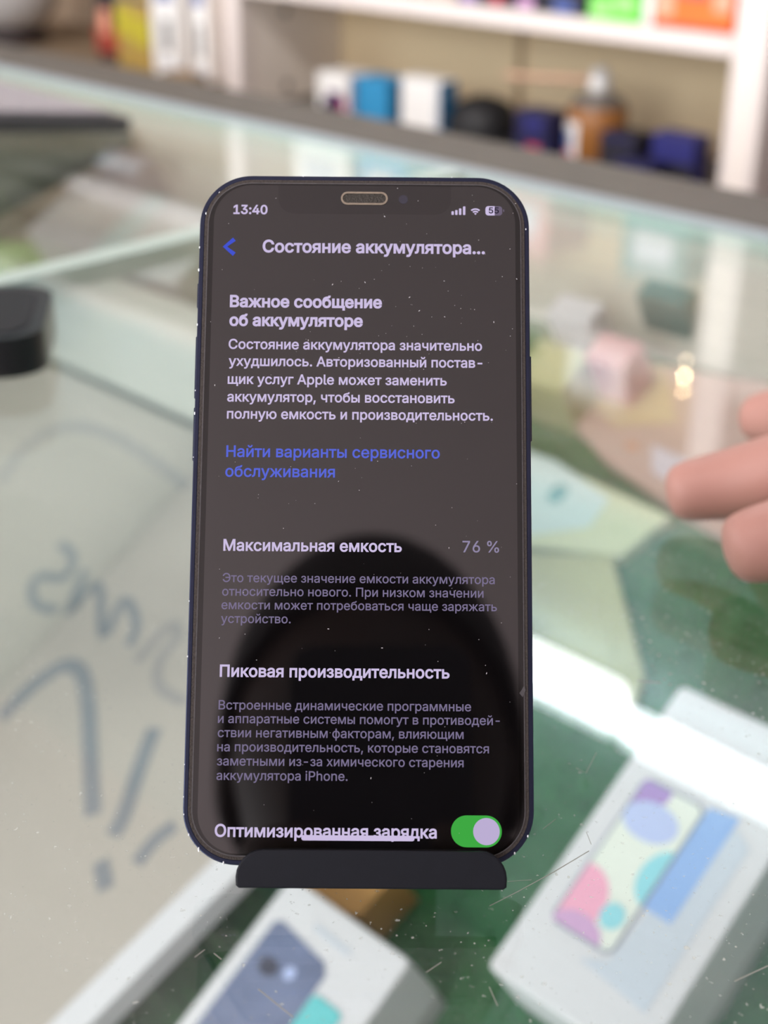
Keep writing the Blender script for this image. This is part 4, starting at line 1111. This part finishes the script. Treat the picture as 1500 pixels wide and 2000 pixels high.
# ---- stand: bent black plastic with a front lip and a rear leg
st = thing('phone_stand', 'black plastic phone stand whose rounded lip holds the phone with the lit screen', 'phone stand', PB)
st.rotation_euler = PROT.to_euler()
lipx0, lipx1 = -.0244, .0299
pts = [(lipx0 + .0007, -.0041), (lipx0 + .0001, -.0036)]
for i in range(7):
    a = math.radians(180 - 90 * i / 6)
    pts.append((lipx0 + .0052 + .0052 * math.cos(a), -.0019 + .0052 * math.sin(a)))
for i in range(7):
    a = math.radians(90 - 90 * i / 6)
    pts.append((lipx1 - .0052 + .0052 * math.cos(a), -.0019 + .0052 * math.sin(a)))
pts += [(lipx1 - .0001, -.0036), (lipx1 - .0008, -.0041)]
bm = bmesh.new()
add_prism(bm, pts, .0003, .0030)
es = [e for e in bm.edges if all(v.co.z > .0029 for v in e.verts)]
bmesh.ops.bevel(bm, geom=es, offset=.0004, segments=2, profile=.5, affect='EDGES')
fin('front_lip', bm, 'black_plastic', st)
bm = bmesh.new()
prof = [(.0003, -.0041), (.0003, -.0002), (-.0076, -.0002), (-.0100, -.0028)]
lo = [bm.verts.new((lipx0 + .0004, b, a)) for a, b in prof]
hi = [bm.verts.new((lipx1 - .0004, b, a)) for a, b in prof]
bm.faces.new(lo)
bm.faces.new(hi[::-1])
for i in range(4):
    bm.faces.new((lo[i], lo[(i + 1) % 4], hi[(i + 1) % 4], hi[i]))
fin('ledge', bm, 'black_plastic', st)
prism('back_plate', rounded_rect(lipx0 + .0004, lipx1 - .0004, -.0002, .085, .008, 8), -.0101, -.0077, 'black_plastic', st, .0004)
# rear leg, from high on the back plate down to the glass
a_ = Vector((.0028, .062, -.0101))
zleg = (PB + PR * a_.x + PU * a_.y + PN * a_.z)
foot = Vector((zleg.x - .695 * .030, zleg.y + .719 * .030, .0013))
rel = PROT.transposed() @ (foot - PB)
bm = bmesh.new()
d = (rel - a_).normalized()
nn = d.cross(Vector((1, 0, 0))).normalized() * .0012
for sgn in (1,):
    q = []
    for p in (a_, rel):
        for sx in (-.016, .016):
            for sn in (-1, 1):
                q.append(bm.verts.new(p + Vector((sx, 0, 0)) + nn * sn))
    for f in ((0, 1, 3, 2), (4, 6, 7, 5), (0, 2, 6, 4), (1, 5, 7, 3), (0, 4, 5, 1), (2, 3, 7, 6)):
        bm.faces.new([q[i] for i in f])
fin('rear_leg', bm, 'black_plastic', st)

# ------------------------------------------------------------------ other things on the glass
# black rounded device at the left edge
t = thing('black_device', 'black rounded plastic device reaching in at the left edge of the counter glass', 'device', (-.3505, .112, 0), math.radians(52))
body = rounded_rect(-.060, .0385, -.0345, .0345, .016, 10)
bm = bmesh.new()
add_prism(bm, body, .0002, .0165, .0022, 3)
fin('device_body', bm, 'black_gloss', t)
prism('top_inset', rounded_rect(-.054, .0325, -.0285, .0285, .012, 10), .0165, .0170, 'black_matte', t, .0002)
for sx, sy in ((-.05, -.025), (-.05, .025), (.028, -.025), (.028, .025)):
    prism('rubber_foot', disc(sx, sy, .004, n=14), 0, .0004, 'grey_dark', t)

# dark slim keyboard, one end propped up
kf, ks = Vector((.2259, -.9609, .1602)).normalized(), Vector((-.9721, -.2119, .1003)).normalized()
kn = kf.cross(ks)
if kn.z < 0:
    kn = -kn
kP = Vector((-.6603, .4304, -.0015))
kr = kn.cross(kf)                   # points away from ks, so the shell runs to negative y
KROT = Matrix((kf, kr, kn)).transposed()
t = thing('keyboard', 'slim dark keyboard with grey keys, tilted up at the left edge of the photo', 'keyboard', kP)
t.rotation_euler = KROT.to_euler()
KF, KS, KT = .30, .150, .012
body = rounded_rect(0, KF, -KS, 0, .006, 6)
kb = bmesh.new()
add_prism(kb, body, .0012, .0105, .0012, 2)
kb_o = fin('keyboard_shell', kb, 'dark_key', t)
bm = bmesh.new()
for r in range(7):
    for c in range(14):
        x0 = .012 + c * .0197
        y0 = -KS + .012 + r * .0185
        add_box(bm, x0, x0 + .0172, y0, y0 + .0160, .0105, .0135, .0010, 1)
fin('keys', bm, 'grey_key', t)
pw = thing('desk_block', 'grey block propping up the far end of the keyboard', 'block', (-.70, .165, 0))
box('block_body', -.03, .03, -.03, .03, 0, .020, 'grey_dark', pw, .003)
box('block_cap', -.028, .028, -.028, .028, .020, .024, 'grey_key', pw, .001)

# the shop assistant's hand resting on the glass at the right edge
arm = thing('person', 'person reaching in from the right, bare fingers resting on the counter glass', 'person', (.10, .235, 0))
J = [((.1023, .228, .060), .029), ((.0480, .2300, .040), (.026, .019)), ((.0120, .2300, .034), (.034, .019)), ((-.0120, .2260, .030), (.034, .017)),
     # index
     ((-.0120, .2030, .028), .0140), ((-.0250, .2010, .024), .0135), ((-.0380, .1990, .0165), .0120), ((-.0490, .1900, .0130), .0106), ((-.0550, .1840, .0115), .0084),
     # middle
     ((-.0200, .2380, .030), .0130), ((-.0380, .2450, .025), .0126), ((-.0560, .2540, .0165), .0108), ((-.0700, .2530, .0120), .0090),
     # ring
     ((.0000, .2640, .030), .0115), ((-.0100, .2800, .026), .0110), ((-.0220, .2900, .017), .0100), ((-.0210, .2860, .0110), .0084),
     # little
     ((.0080, .2820, .028), .0100), ((.0020, .2980, .024), .0094), ((-.0080, .3080, .016), .0086), ((-.0080, .3040, .0100), .0072),
     # thumb
     ((.0330, .2160, .028), .0150), ((.0120, .1960, .023), .0142), ((-.0060, .1800, .0175), .0132), ((-.0160, .1690, .0140), .0120), ((-.0210, .1630, .0120), .0092),
     # forearm
     ((.2000, .2300, .10), .036), ((.3200, .2500, .15), .042)]
Bn = [(0, 1), (1, 2), (2, 3), (3, 4), (4, 5), (5, 6), (6, 7), (7, 8), (3, 9), (9, 10), (10, 11), (11, 12), (3, 13), (13, 14), (14, 15), (15, 16),
      (2, 17), (17, 18), (18, 19), (19, 20), (1, 21), (21, 22), (22, 23), (23, 24), (24, 25), (0, 26), (26, 27)]
J = [(tuple(Vector(p) - Vector((.10, .235, 0))), r) for p, r in J]
skin_mesh('hand_and_forearm', J, Bn, 'skin', arm, 2, 1)
for p, d, s in (((-.0495, .1875, .0185), (-.7, -.7), .0048), ((-.0165, .1680, .0215), (-.6, -.8), .0058), ((-.0640, .2530, .0185), (-1, 0), .0050)):
    bm = bmesh.new()
    bmesh.ops.create_uvsphere(bm, u_segments=14, v_segments=8, radius=1)
    M4 = Matrix.Translation(Vector(p) - Vector((.10, .235, 0))) @ Matrix.Rotation(math.atan2(d[1], d[0]), 4, 'Z') @ Matrix.Diagonal((s, s * .75, s * .22, 1))
    bmesh.ops.transform(bm, matrix=M4, verts=bm.verts)
    fin('fingernail', bm, 'nail', arm, smooth=True)
skin_mesh('sleeve', [((.085, -.007, .092), .044), ((.15, .0, .12), .050), ((.30, .03, .18), .058), ((.45, .12, .25), .064)], [(0, 1), (1, 2), (2, 3)], 'sleeve', arm, 2, 1)

# ------------------------------------------------------------------ shelving unit behind the counter
YU, YK = 1.04, 1.232
u = thing('shelving_unit', 'white and cream wall shelving unit full of small boxes behind the counter', 'shelving', (-.9, YU, ZF))


def ub(nm, x0, x1, y0, y1, z0, z1, m, bev=0.0):
    return box(nm, x0 + .9, x1 + .9, y0 - YU, y1 - YU, z0 - ZF, z1 - ZF, m, u, bev)


ZT = .47
ub('left_post', -1.297, -1.267, YU, YU + .022, -.16, ZT, 'white_lam', .002)
ub('divider_panel', -1.293, -1.269, YU + .022, YK, -.16, ZT, 'grey_panel')
ub('right_post', -.555, -.517, YU, YU + .022, -.16, ZT, 'white_lam', .002)
ub('post_groove', -.541, -.531, YU - .0008, YU + .001, -.16, ZT, 'grey_panel')
ub('divider_panel', -.549, -.523, YU + .022, YK, -.16, ZT, 'white_lam')
ub('right_post', .55, .588, YU, YU + .022, -.16, ZT, 'white_lam', .002)
ub('left_post', -2.35, -2.32, YU, YU + .022, -.16, ZT, 'white_lam', .002)
ub('base_board', -2.35, -1.297, YU - .06, YK, -.135, -.113, 'base_brown')
ub('base_board', -1.268, -.553, YU - .02, YK, -.162, -.140, 'rail')
ub('base_board', -.518, .588, YU - .02, YK, -.162, -.140, 'rail')
ub('lower_cabinet', -2.35, .588, YU, YK, ZF, -.163, 'cabinet')
ub('back_panel', -1.268, -.955, YK - .008, YK, -.140, ZT, 'cream')
ub('back_panel', -.951, -.550, YK - .008, YK, -.140, ZT, 'cream')
ub('seam_strip', -.958, -.948, YK - .011, YK - .008, -.140, ZT, 'seam')
ub('back_panel', -2.32, -1.295, YK - .008, YK, -.113, ZT, 'back_left')
ub('back_panel', -.522, .55, YK - .008, YK, -.140, ZT, 'shaded_panel')  # right bay's shade is put into this darker panel colour
for z0, nm in ((-.001, 'shelf'), (.150, 'shelf'), (.300, 'shelf')):
    ub(nm, -1.266, -.556, YU + .001, YK - .009, z0, z0 + .018, 'white_lam', .0015)
for z0 in (.13, .30):
    ub('shelf', -2.319, -1.298, YU + .001, YK - .009, z0, z0 + .018, 'white_lam', .0015)
    ub('shelf', -.516, .549, YU + .001, YK - .009, z0, z0 + .018, 'white_lam', .0015)
ub('top_board', -2.36, .598, YU - .01, YK, ZT, ZT + .02, 'white_lam', .002)
for zc in (-.128, -.035):
    ub('screw_cap', -1.2695, -1.2682, YU + .078, YU + .088, zc, zc + .010, 'ink')

# two linear lamps on the back wall above the unit
for nm, lb, xa, xb, za, zb in (('linear_lamp', 'long white linear lamp on the back wall, the one further left', -1.20, -.709, .862, .932),
                              ('linear_lamp', 'long white linear lamp on the back wall, the one further right', -.7085, -.02, .893, .936)):
    t = thing(nm, lb, 'lamp', ((xa + xb) / 2, YB, (za + zb) / 2), 0, 'wall lamps')
    hw, hh = (xb - xa) / 2, (zb - za) / 2
    box('lamp_housing', -hw, hw, -.022, 0, -hh * .8, hh * .8, 'led_house', t, .003)
    box('lamp_diffuser', -hw + .004, hw - .004, -.050, -.022, -hh, hh, 'led', t, .010, seg=3)

# made-up ceiling housing for the fill light added over the shelves
t = thing('fill_light_housing', 'added long ceiling housing for the fill light aimed at the shelving unit, out of view', 'lamp', (-.60, -.80, ZC))
box('housing_stem', -.02, .02, -.02, .02, -.10, 0, 'led_house', t, .003)
box('lamp_housing', -.62, .62, -.06, .06, -.14, -.10, 'led_house', t, .004)


def carton(label, cat, x0, x1, y0, dep, z0, z1, m, group=None, rz=0.0, name='small_box', side=None, front=()):
    """A small retail box: body, top flap, front print patches (u0,u1,v0,v1 in 0..1)."""
    t = thing(name, label, cat, ((x0 + x1) / 2, y0 + dep / 2, z0), rz, group)
    hx, hy, h = (x1 - x0) / 2, dep / 2, z1 - z0
    box('box_body', -hx, hx, -hy, hy, 0, h, m, t, min(.0015, hx * .2))
    if side:
        box('side_print', hx, hx + .0005, -hy * .96, hy * .96, h * .02, h * .98, side, t)
    for nm, a, b, c, d, mm_ in front:
        box(nm, -hx + 2 * hx * a, -hx + 2 * hx * b, -hy - .0006, -hy, h * c, h * d, mm_, t)
    return t


ZB, ZS = -.140, .017
carton('white box with a dark purple and pink print, first box by the grey panel', 'box', -1.148, -1.093, 1.065, .045, ZB, -.084, 'white_plastic',
       front=(('purple_print', .34, .80, .10, .62, 'purple_print'), ('dark_print', .16, .44, .10, .42, 'near_black'), ('magenta_print', .62, .92, .06, .50, 'magenta')), side='lilac')
carton('bright blue box between the pink printed and the plain white one', 'box', -1.084, -1.026, 1.066, .040, ZB, -.083, 'blue_box', side='blue_dark', front=(('pale_stripe', .04, .12, .05, .95, 'blue_dark'),))
carton('plain white box with a blue side, right of the bright blue box', 'box', -1.005, -.944, 1.066, .030, ZB, -.073, 'white_plastic', side='blue_dark', front=(('grey_stripe', .90, .98, .05, .95, 'print_grey'),))
# black cap-like bundle
t = thing('black_hat', 'black soft hat lying between the plain white box and the navy boxes', 'hat', (-.906, 1.10, ZB))
lathe('hat_crown', [(.040, 0), (.041, .014), (.039, .030), (.032, .043), (.018, .050), (0, .051)], 'black_matte', t, 28)
bm = bmesh.new()
add_prism(bm, [(.020, -.030), (.046, -.036), (.066, -.030), (.075, -.012), (.070, .006), (.050, .016), (.026, .010)], .001, .012, .003)
fin('hat_brim', bm, 'black_matte', t)
bm = bmesh.new()
bmesh.ops.create_icosphere(bm, subdivisions=1, radius=.004, matrix=Matrix.Translation((0, 0, .0515)))
fin('hat_button', bm, 'black_matte', t)
carton('navy box with a lighter panel, directly left of the spray can', 'box', -.838, -.793, 1.075, .035, ZB, -.090, 'navy', front=(('light_panel', .30, .85, .58, .88, 'navy_bright'), ('pink_print', .40, .80, .12, .30, 'label_red')))
# spray can
t = thing('spray_can', 'orange brown spray can with a white nozzle and a long straw', 'spray can', (-.752, 1.110, ZB))
lathe('can_body', [(.031, 0), (.033, .002), (.033, .058), (.031, .061)], 'orange_can', t, 32)
lathe('can_shoulder', [(.031, .061), (.028, .067), (.020, .072), (.014, .074), (.014, .076)], 'can_top', t, 32)
lathe('nozzle', [(.0125, .073), (.0125, .088), (.010, .095), (.0075, .100), (0, .101)], 'white_plastic', t, 20)
bm = bmesh.new()
add_tube(bm, [(-.006, -.008, .0880), (-.06, -.012, .0835), (-.118, -.016, .0800)], .0042, 10)
fin('straw', bm, 'straw_red', t)
bm = bmesh.new()


def wrap(bm, a0, a1, z0, z1, r, n=10):
    lo, hi = [], []
    for i in range(n + 1):
        a = math.radians(a0 + (a1 - a0) * i / n)
        for rr_ in (r, r + .0004):
            pass
        lo.append(bm.verts.new((r * math.cos(a), r * math.sin(a), z0)))
        hi.append(bm.verts.new((r * math.cos(a), r * math.sin(a), z1)))
    for i in range(n):
        bm.faces.new((lo[i], lo[i + 1], hi[i + 1], hi[i]))


wrap(bm, 205, 268, .004, .046, .0335)
fin('white_label', bm, 'white_plastic', t)
bm = bmesh.new()
wrap(bm, 222, 250, .012, .036, .0338)
fin('blue_label', bm, 'label_blue', t)
bm = bmesh.new()
wrap(bm, 236, 256, .006, .016, .0340)
fin('red_label', bm, 'label_red', t)
carton('dark navy box with rounded top, directly right of the spray can', 'box', -.720, -.675, 1.072, .035, ZB, -.096, 'near_black', front=(('red_print', .45, .90, .10, .24, 'label_red'), ('navy_panel', .08, .92, .80, .96, 'navy')))
carton('navy box standing upright at the back, nearest the right post', 'box', -.664, -.612, 1.085, .030, ZB, -.091, 'navy_bright', front=(('dark_panel', .35, 1.0, .0, .45, 'near_black'),))
carton('low navy box in front of the upright one nearest the right post', 'box', -.686, -.640, 1.052, .030, ZB, -.116, 'navy', front=(('red_print', .45, .75, .10, .32, 'label_red'), ('pale_print', .08, .22, .35, .6, 'lilac')))
# upper shelf
for i, (a, b, zt, m, lb) in enumerate(((-.918, -.877, .060, 'near_black', 'near black box at the left end of the upper shelf row'),
                                       (-.873, -.842, .058, 'red_dark', 'dark box with a red mark, second on the upper shelf'),
                                       (-.838, -.798, .062, 'near_black', 'black box with violet print, third on the upper shelf'),
                                       (-.794, -.742, .064, 'near_black', 'wide black box with a blue stripe beside the green box'))):
    carton(lb, 'box', a, b, 1.058, .06, ZS, zt, m, front=(('print_patch', .25, .75, .05, .28, ('print_purple', 'label_red', 'print_mauve', 'label_blue')[i]),), side='near_black')
carton('vivid green box on the upper shelf', 'box', -.735, -.672, 1.056, .06, ZS, .095, 'green_box', front=(('pale_patch', .08, .45, .06, .22, 'green_pale'), ('pale_patch', .5, .9, .12, .3, 'green_pale')))
carton('narrow white box between the green and the orange box', 'box', -.670, -.659, 1.058, .06, ZS, .095, 'white_plastic', front=(('grey_stripe', .2, .8, .0, .1, 'print_grey'),))
carton('orange box with a grey window on the upper shelf, by the right post', 'box', -.656, -.569, 1.056, .06, ZS, .100, 'orange_box',
       front=(('grey_window', .32, .68, .34, .80, 'grey_dark'), ('peach_patch', .02, .26, .12, .42, 'peach'), ('peach_patch', .76, .99, .22, .70, 'peach'), ('red_strip', .0, 1.0, .0, .06, 'red')))
t = thing('glint_beads', 'pair of tiny glowing beads on a short wire, added for the warm glints by the right post', 'light', (-.566, YU - .002, .30))  # added emitters that stand for warm glints mirrored in the counter glass
for zb in (.004, .021):
    lathe('glint_bead', [(0, zb - .002), (.0014, zb - .0014), (.002, zb), (.0014, zb + .0014), (0, zb + .002)], 'glint_bead' if zb > .01 else 'glint_bead_dim', t, 12)
bm = bmesh.new()
add_tube(bm, [(.002, 0, -.02), (.0035, .0005, .004), (.0035, .0005, .021), (.002, 0, .05)], .0008, 6)
fin('wire', bm, 'grey_dark', t)
# third and fourth shelf: mirrored in the counter glass
for lb, a, b, z0, z1, m in (('white box on the third shelf, left end', -1.20, -1.10, .168, .25, 'white_plastic'), ('pale blue box on the third shelf', -1.08, -1.0, .168, .24, 'blue_box'),
                            ('faded red box on the third shelf', -.86, -.78, .168, .245, 'label_pink'), ('dark teal box on the third shelf, by the post', -.68, -.60, .168, .24, 'dteal'),
                            ('white box on the fourth shelf, left end', -1.22, -1.12, .318, .41, 'white_plastic'), ('tan box on the fourth shelf', -.98, -.84, .318, .40, 'olive_card'),
                            ('white box on the fourth shelf, by the post', -.74, -.66, .318, .39, 'white_plastic')):
    carton(lb, 'box', a, b, 1.07, .08, z0, z1, m, front=(('print_patch', .2, .8, .3, .7, 'print_grey'),))
# left bay
ZL = -.113
t = thing('blister_pack', 'black blister pack with a red lower half, left of the yellow packs', 'pack', (-1.536, 1.035, ZL))
prism('pack_card', [(-.024, -.004), (.026, -.004), (.026, .004), (-.024, .004)], 0, .16, 'dark_brown', t, .001)
box('red_band', -.028, .029, -.0065, -.004, .012, .046, 'red', t, .0008)
box('pale_bubble', -.010, .010, -.012, -.004, .036, .070, 'peach', t, .003)
for i, (x0, x1, lb) in enumerate(((-1.500, -1.463, 'yellow pack beside the black and red one'), (-1.461, -1.426, 'yellow pack leaning by the white boxes'))):
    carton(lb, 'pack', x0, x1, 1.02, .03, ZL, .07, 'yellow', 'yellow packs in the left bay', name='yellow_pack', side='yellow',
           front=(('bright_band', .0, 1.0, .22 - .05 * i, .42 - .05 * i, 'yellow_b'), ('grey_line', .0, 1.0, .47, .52, 'ink'), ('pale_print', .1, .8, .7, .9, 'cream_card')))
for i, (x0, x1, lb) in enumerate(((-1.418, -1.357, 'white accessory box with a blue mark, beside the yellow packs'), (-1.336, -1.272 - .028, 'white accessory box with a blue mark, beside the white post'))):
    t = carton(lb, 'box', x0, x1, 1.018, .022, ZL, .075, 'white_plastic', 'white accessory boxes in the left bay', name='accessory_box', side='grey_panel',
               front=(('blue_mark', .22, .78, .50, .60, 'label_blue'), ('dark_picture', .42, .68, .16, .38, 'ink'), ('grey_line', .15, .85, .06, .09, 'print_grey')))
t = thing('brown_box', 'low brown cardboard box lying in front of the white post', 'box', (-1.335, 1.0, ZL))
box('box_body', -.028, .032, -.012, .016, 0, .012, 'base_brown', t, .001)
box('tape_strip', -.004, .006, -.0125, .0165, .012, .0125, 'brown_card', t)
# white rounded vessel, far left
t = thing('white_jug', 'white rounded vessel on a dark base at the top left corner', 'jug', (-1.790, 1.04, ZL))
lathe('jug_base', [(.030, 0), (.048, .001), (.050, .010), (.044, .020), (.038, .022)], 'dark_brown', t, 32)
lathe('jug_body', [(.038, .022), (.056, .034), (.072, .060), (.078, .092), (.074, .125), (.060, .155), (.040, .175), (.034, .185), (0, .187)], 'grey_white', t, 40)
lathe('jug_knob', [(.010, .187), (.014, .195), (.010, .203), (0, .205)], 'grey_white', t, 20)

# ------------------------------------------------------------------ the photographer, seen only as a dark reflection in the phone glass
pt = thing('person', 'person in dark clothes standing behind the camera, holding up a phone to take the picture', 'person', (.50, -.53, ZF))
po = Vector((.50, -.53, ZF))
R_, B_ = Vector((.7183, .6957, 0)), Vector((.6957, -.7183, 0))     # sideways, away from the counter


def pp(side, back, z):
    return Vector((.255, -.268, 0)) + R_ * side + B_ * back + Vector((0, 0, z)) - po


J = [(pp(0, .40, -.16), (.15, .105)), (pp(0, .34, -.03), (.14, .095)), (pp(0, .21, .085), (.155, .10)), (pp(0, .14, .150), (.10, .075)), (pp(0, .08, .195), .052), (pp(0, .045, .225), .055)]
Bn = [(0, 1), (1, 2), (2, 3), (3, 4), (4, 5)]
for s in (-1, 1):
    k = len(J)
    J += [(pp(s * .16, .17, .12), .062), (pp(s * .215, .15, .06), .048), (pp(s * .205, .11, .045), .044), (pp(s * .13, -.02, .07), .034), (pp(s * .075, -.09, .118), .026)]
    Bn += [(3, k), (k, k + 1), (k + 1, k + 2), (k + 2, k + 3), (k + 3, k + 4)]
    k2 = len(J)
    J += [(pp(s * .10, .43, -.24), .092), (pp(s * .10, .43, -.58), .062), (pp(s * .105, .46, -.96), .042)]
    Bn += [(0, k2), (k2, k2 + 1), (k2 + 1, k2 + 2)]
cl = skin_mesh('clothes', J, Bn, 'cloth', pt, 2, 0)
for s in (-1, 1):
    fo = pp(s * .105, .44, -1.05)
    bm = bmesh.new()
    bmesh.ops.create_uvsphere(bm, u_segments=18, v_segments=10, radius=1)
    bmesh.ops.transform(bm, matrix=Matrix.Translation(fo + Vector((0, 0, .042))) @ Matrix.Rotation(math.atan2(B_.y, B_.x), 4, 'Z') @ Matrix.Diagonal((.13, .048, .042, 1)), verts=bm.verts)
    fin('shoe', bm, 'shoe', pt, smooth=True)
# head: skull shaped from a sphere, with nose, ears, hair
hc = pp(0, .01, .292)
HM = Matrix((B_ * -1, R_ * -1, Vector((0, 0, 1)))).transposed()     # local x = towards the phone
HM = HM @ Matrix.Rotation(math.radians(28), 3, 'Y')
bm = bmesh.new()
bmesh.ops.create_uvsphere(bm, u_segments=32, v_segments=22, radius=1)
for v in bm.verts:
    x, y, zc = v.co
    f = 1.0
    if zc < -.1 and x > 0:
        f = 1 - .18 * (-zc - .1)
    jaw = 1 - .30 * max(0, -zc) ** 1.5
    v.co = Vector((x * .092 * f, y * .076 * jaw, zc * .112))
    if x > .85 and abs(y) < .18 and -.35 < zc < .08:
        v.co.x += .018 * (1 - abs(y) / .18) * (1 - (zc + .3) * .8)
    if x > .55 and .0 < zc < .28 and .18 < abs(y) < .55:
        v.co.x -= .006
    if x > .8 and abs(y) < .3 and -.62 < zc < -.50:
        v.co.x -= .004
for s in (-1, 1):
    bmesh.ops.create_uvsphere(bm, u_segments=10, v_segments=8, radius=1, matrix=Matrix.Translation((-.004, s * .078, -.008)) @ Matrix.Diagonal((.018, .008, .030, 1)))
bmesh.ops.transform(bm, matrix=Matrix.Translation(hc) @ HM.to_4x4(), verts=bm.verts)
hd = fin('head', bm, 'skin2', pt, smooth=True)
bm = bmesh.new()
bmesh.ops.create_uvsphere(bm, u_segments=32, v_segments=20, radius=1)
for v in bm.verts:
    x, y, zc = v.co
    v.co = Vector((x * .103 - .006, y * .085, zc * .122 + .006))
bmesh.ops.bisect_plane(bm, geom=bm.verts[:] + bm.edges[:] + bm.faces[:], plane_co=(.052, 0, .055), plane_no=(.8, 0, -.62), clear_outer=True)
bmesh.ops.bisect_plane(bm, geom=bm.verts[:] + bm.edges[:] + bm.faces[:], plane_co=(0, 0, -.075), plane_no=(.2, 0, -1), clear_outer=True)
bmesh.ops.transform(bm, matrix=Matrix.Translation(hc) @ HM.to_4x4(), verts=bm.verts)
fin('hair', bm, 'hair', hd, smooth=True)
# hands round the phone they hold
pc = CAM_POS + cam_back * .012 - CAM_UP * .045
mp = thing('smartphone', 'dark phone held up in both hands by the person behind the camera', 'phone', pc)
MROT = Matrix((CAM_RIGHT, CAM_UP, cam_back)).transposed()
mp.rotation_euler = MROT.to_euler()
prism('phone_shell', rounded_rect(-.038, .038, -.080, .080, .009, 8), -.004, .004, 'near_black', mp, .0012)
prism('phone_screen', rounded_rect(-.0355, .0355, -.0775, .0775, .007, 8), .004, .0044, 'bezel', mp)
prism('camera_bump', rounded_rect(-.012, .012, .030, .062, .006, 6), -.0056, -.004, 'near_black', mp)


def hand(side):
    """A hand gripping the phone's long side: palm outside it, four fingers curled behind, thumb in front."""
    def q(x, y, zc):
        return pc + CAM_RIGHT * (x * side) + CAM_UP * y + cam_back * zc - po
    wr = pp(side * .075, -.09, .118)
    J = [(wr, .024), (q(.062, -.058, .010), (.019, .014)), (q(.055, -.040, .004), (.016, .013))]
    Bn = [(0, 1), (1, 2)]
    for i, ln in enumerate((.9, 1.0, .95, .8)):
        y = -.008 - i * .019
        k = len(J)
        J += [(q(.052, y, .002), .0088), (q(.049, y + .003, -.014), .0085), (q(.036, y + .006, -.0165), .0078), (q(.050 - .034 * ln, y + .008, -.0150), .0062)]
        Bn += [(2, k), (k, k + 1), (k + 1, k + 2), (k + 2, k + 3)]
    k = len(J)
    J += [(q(.056, -.046, .020), .0100), (q(.046, -.030, .0235), .0094), (q(.034, -.014, .0190), .0078)]
    Bn += [(1, k), (k, k + 1), (k + 1, k + 2)]
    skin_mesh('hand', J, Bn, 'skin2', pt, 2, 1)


hand(-1)
hand(1)
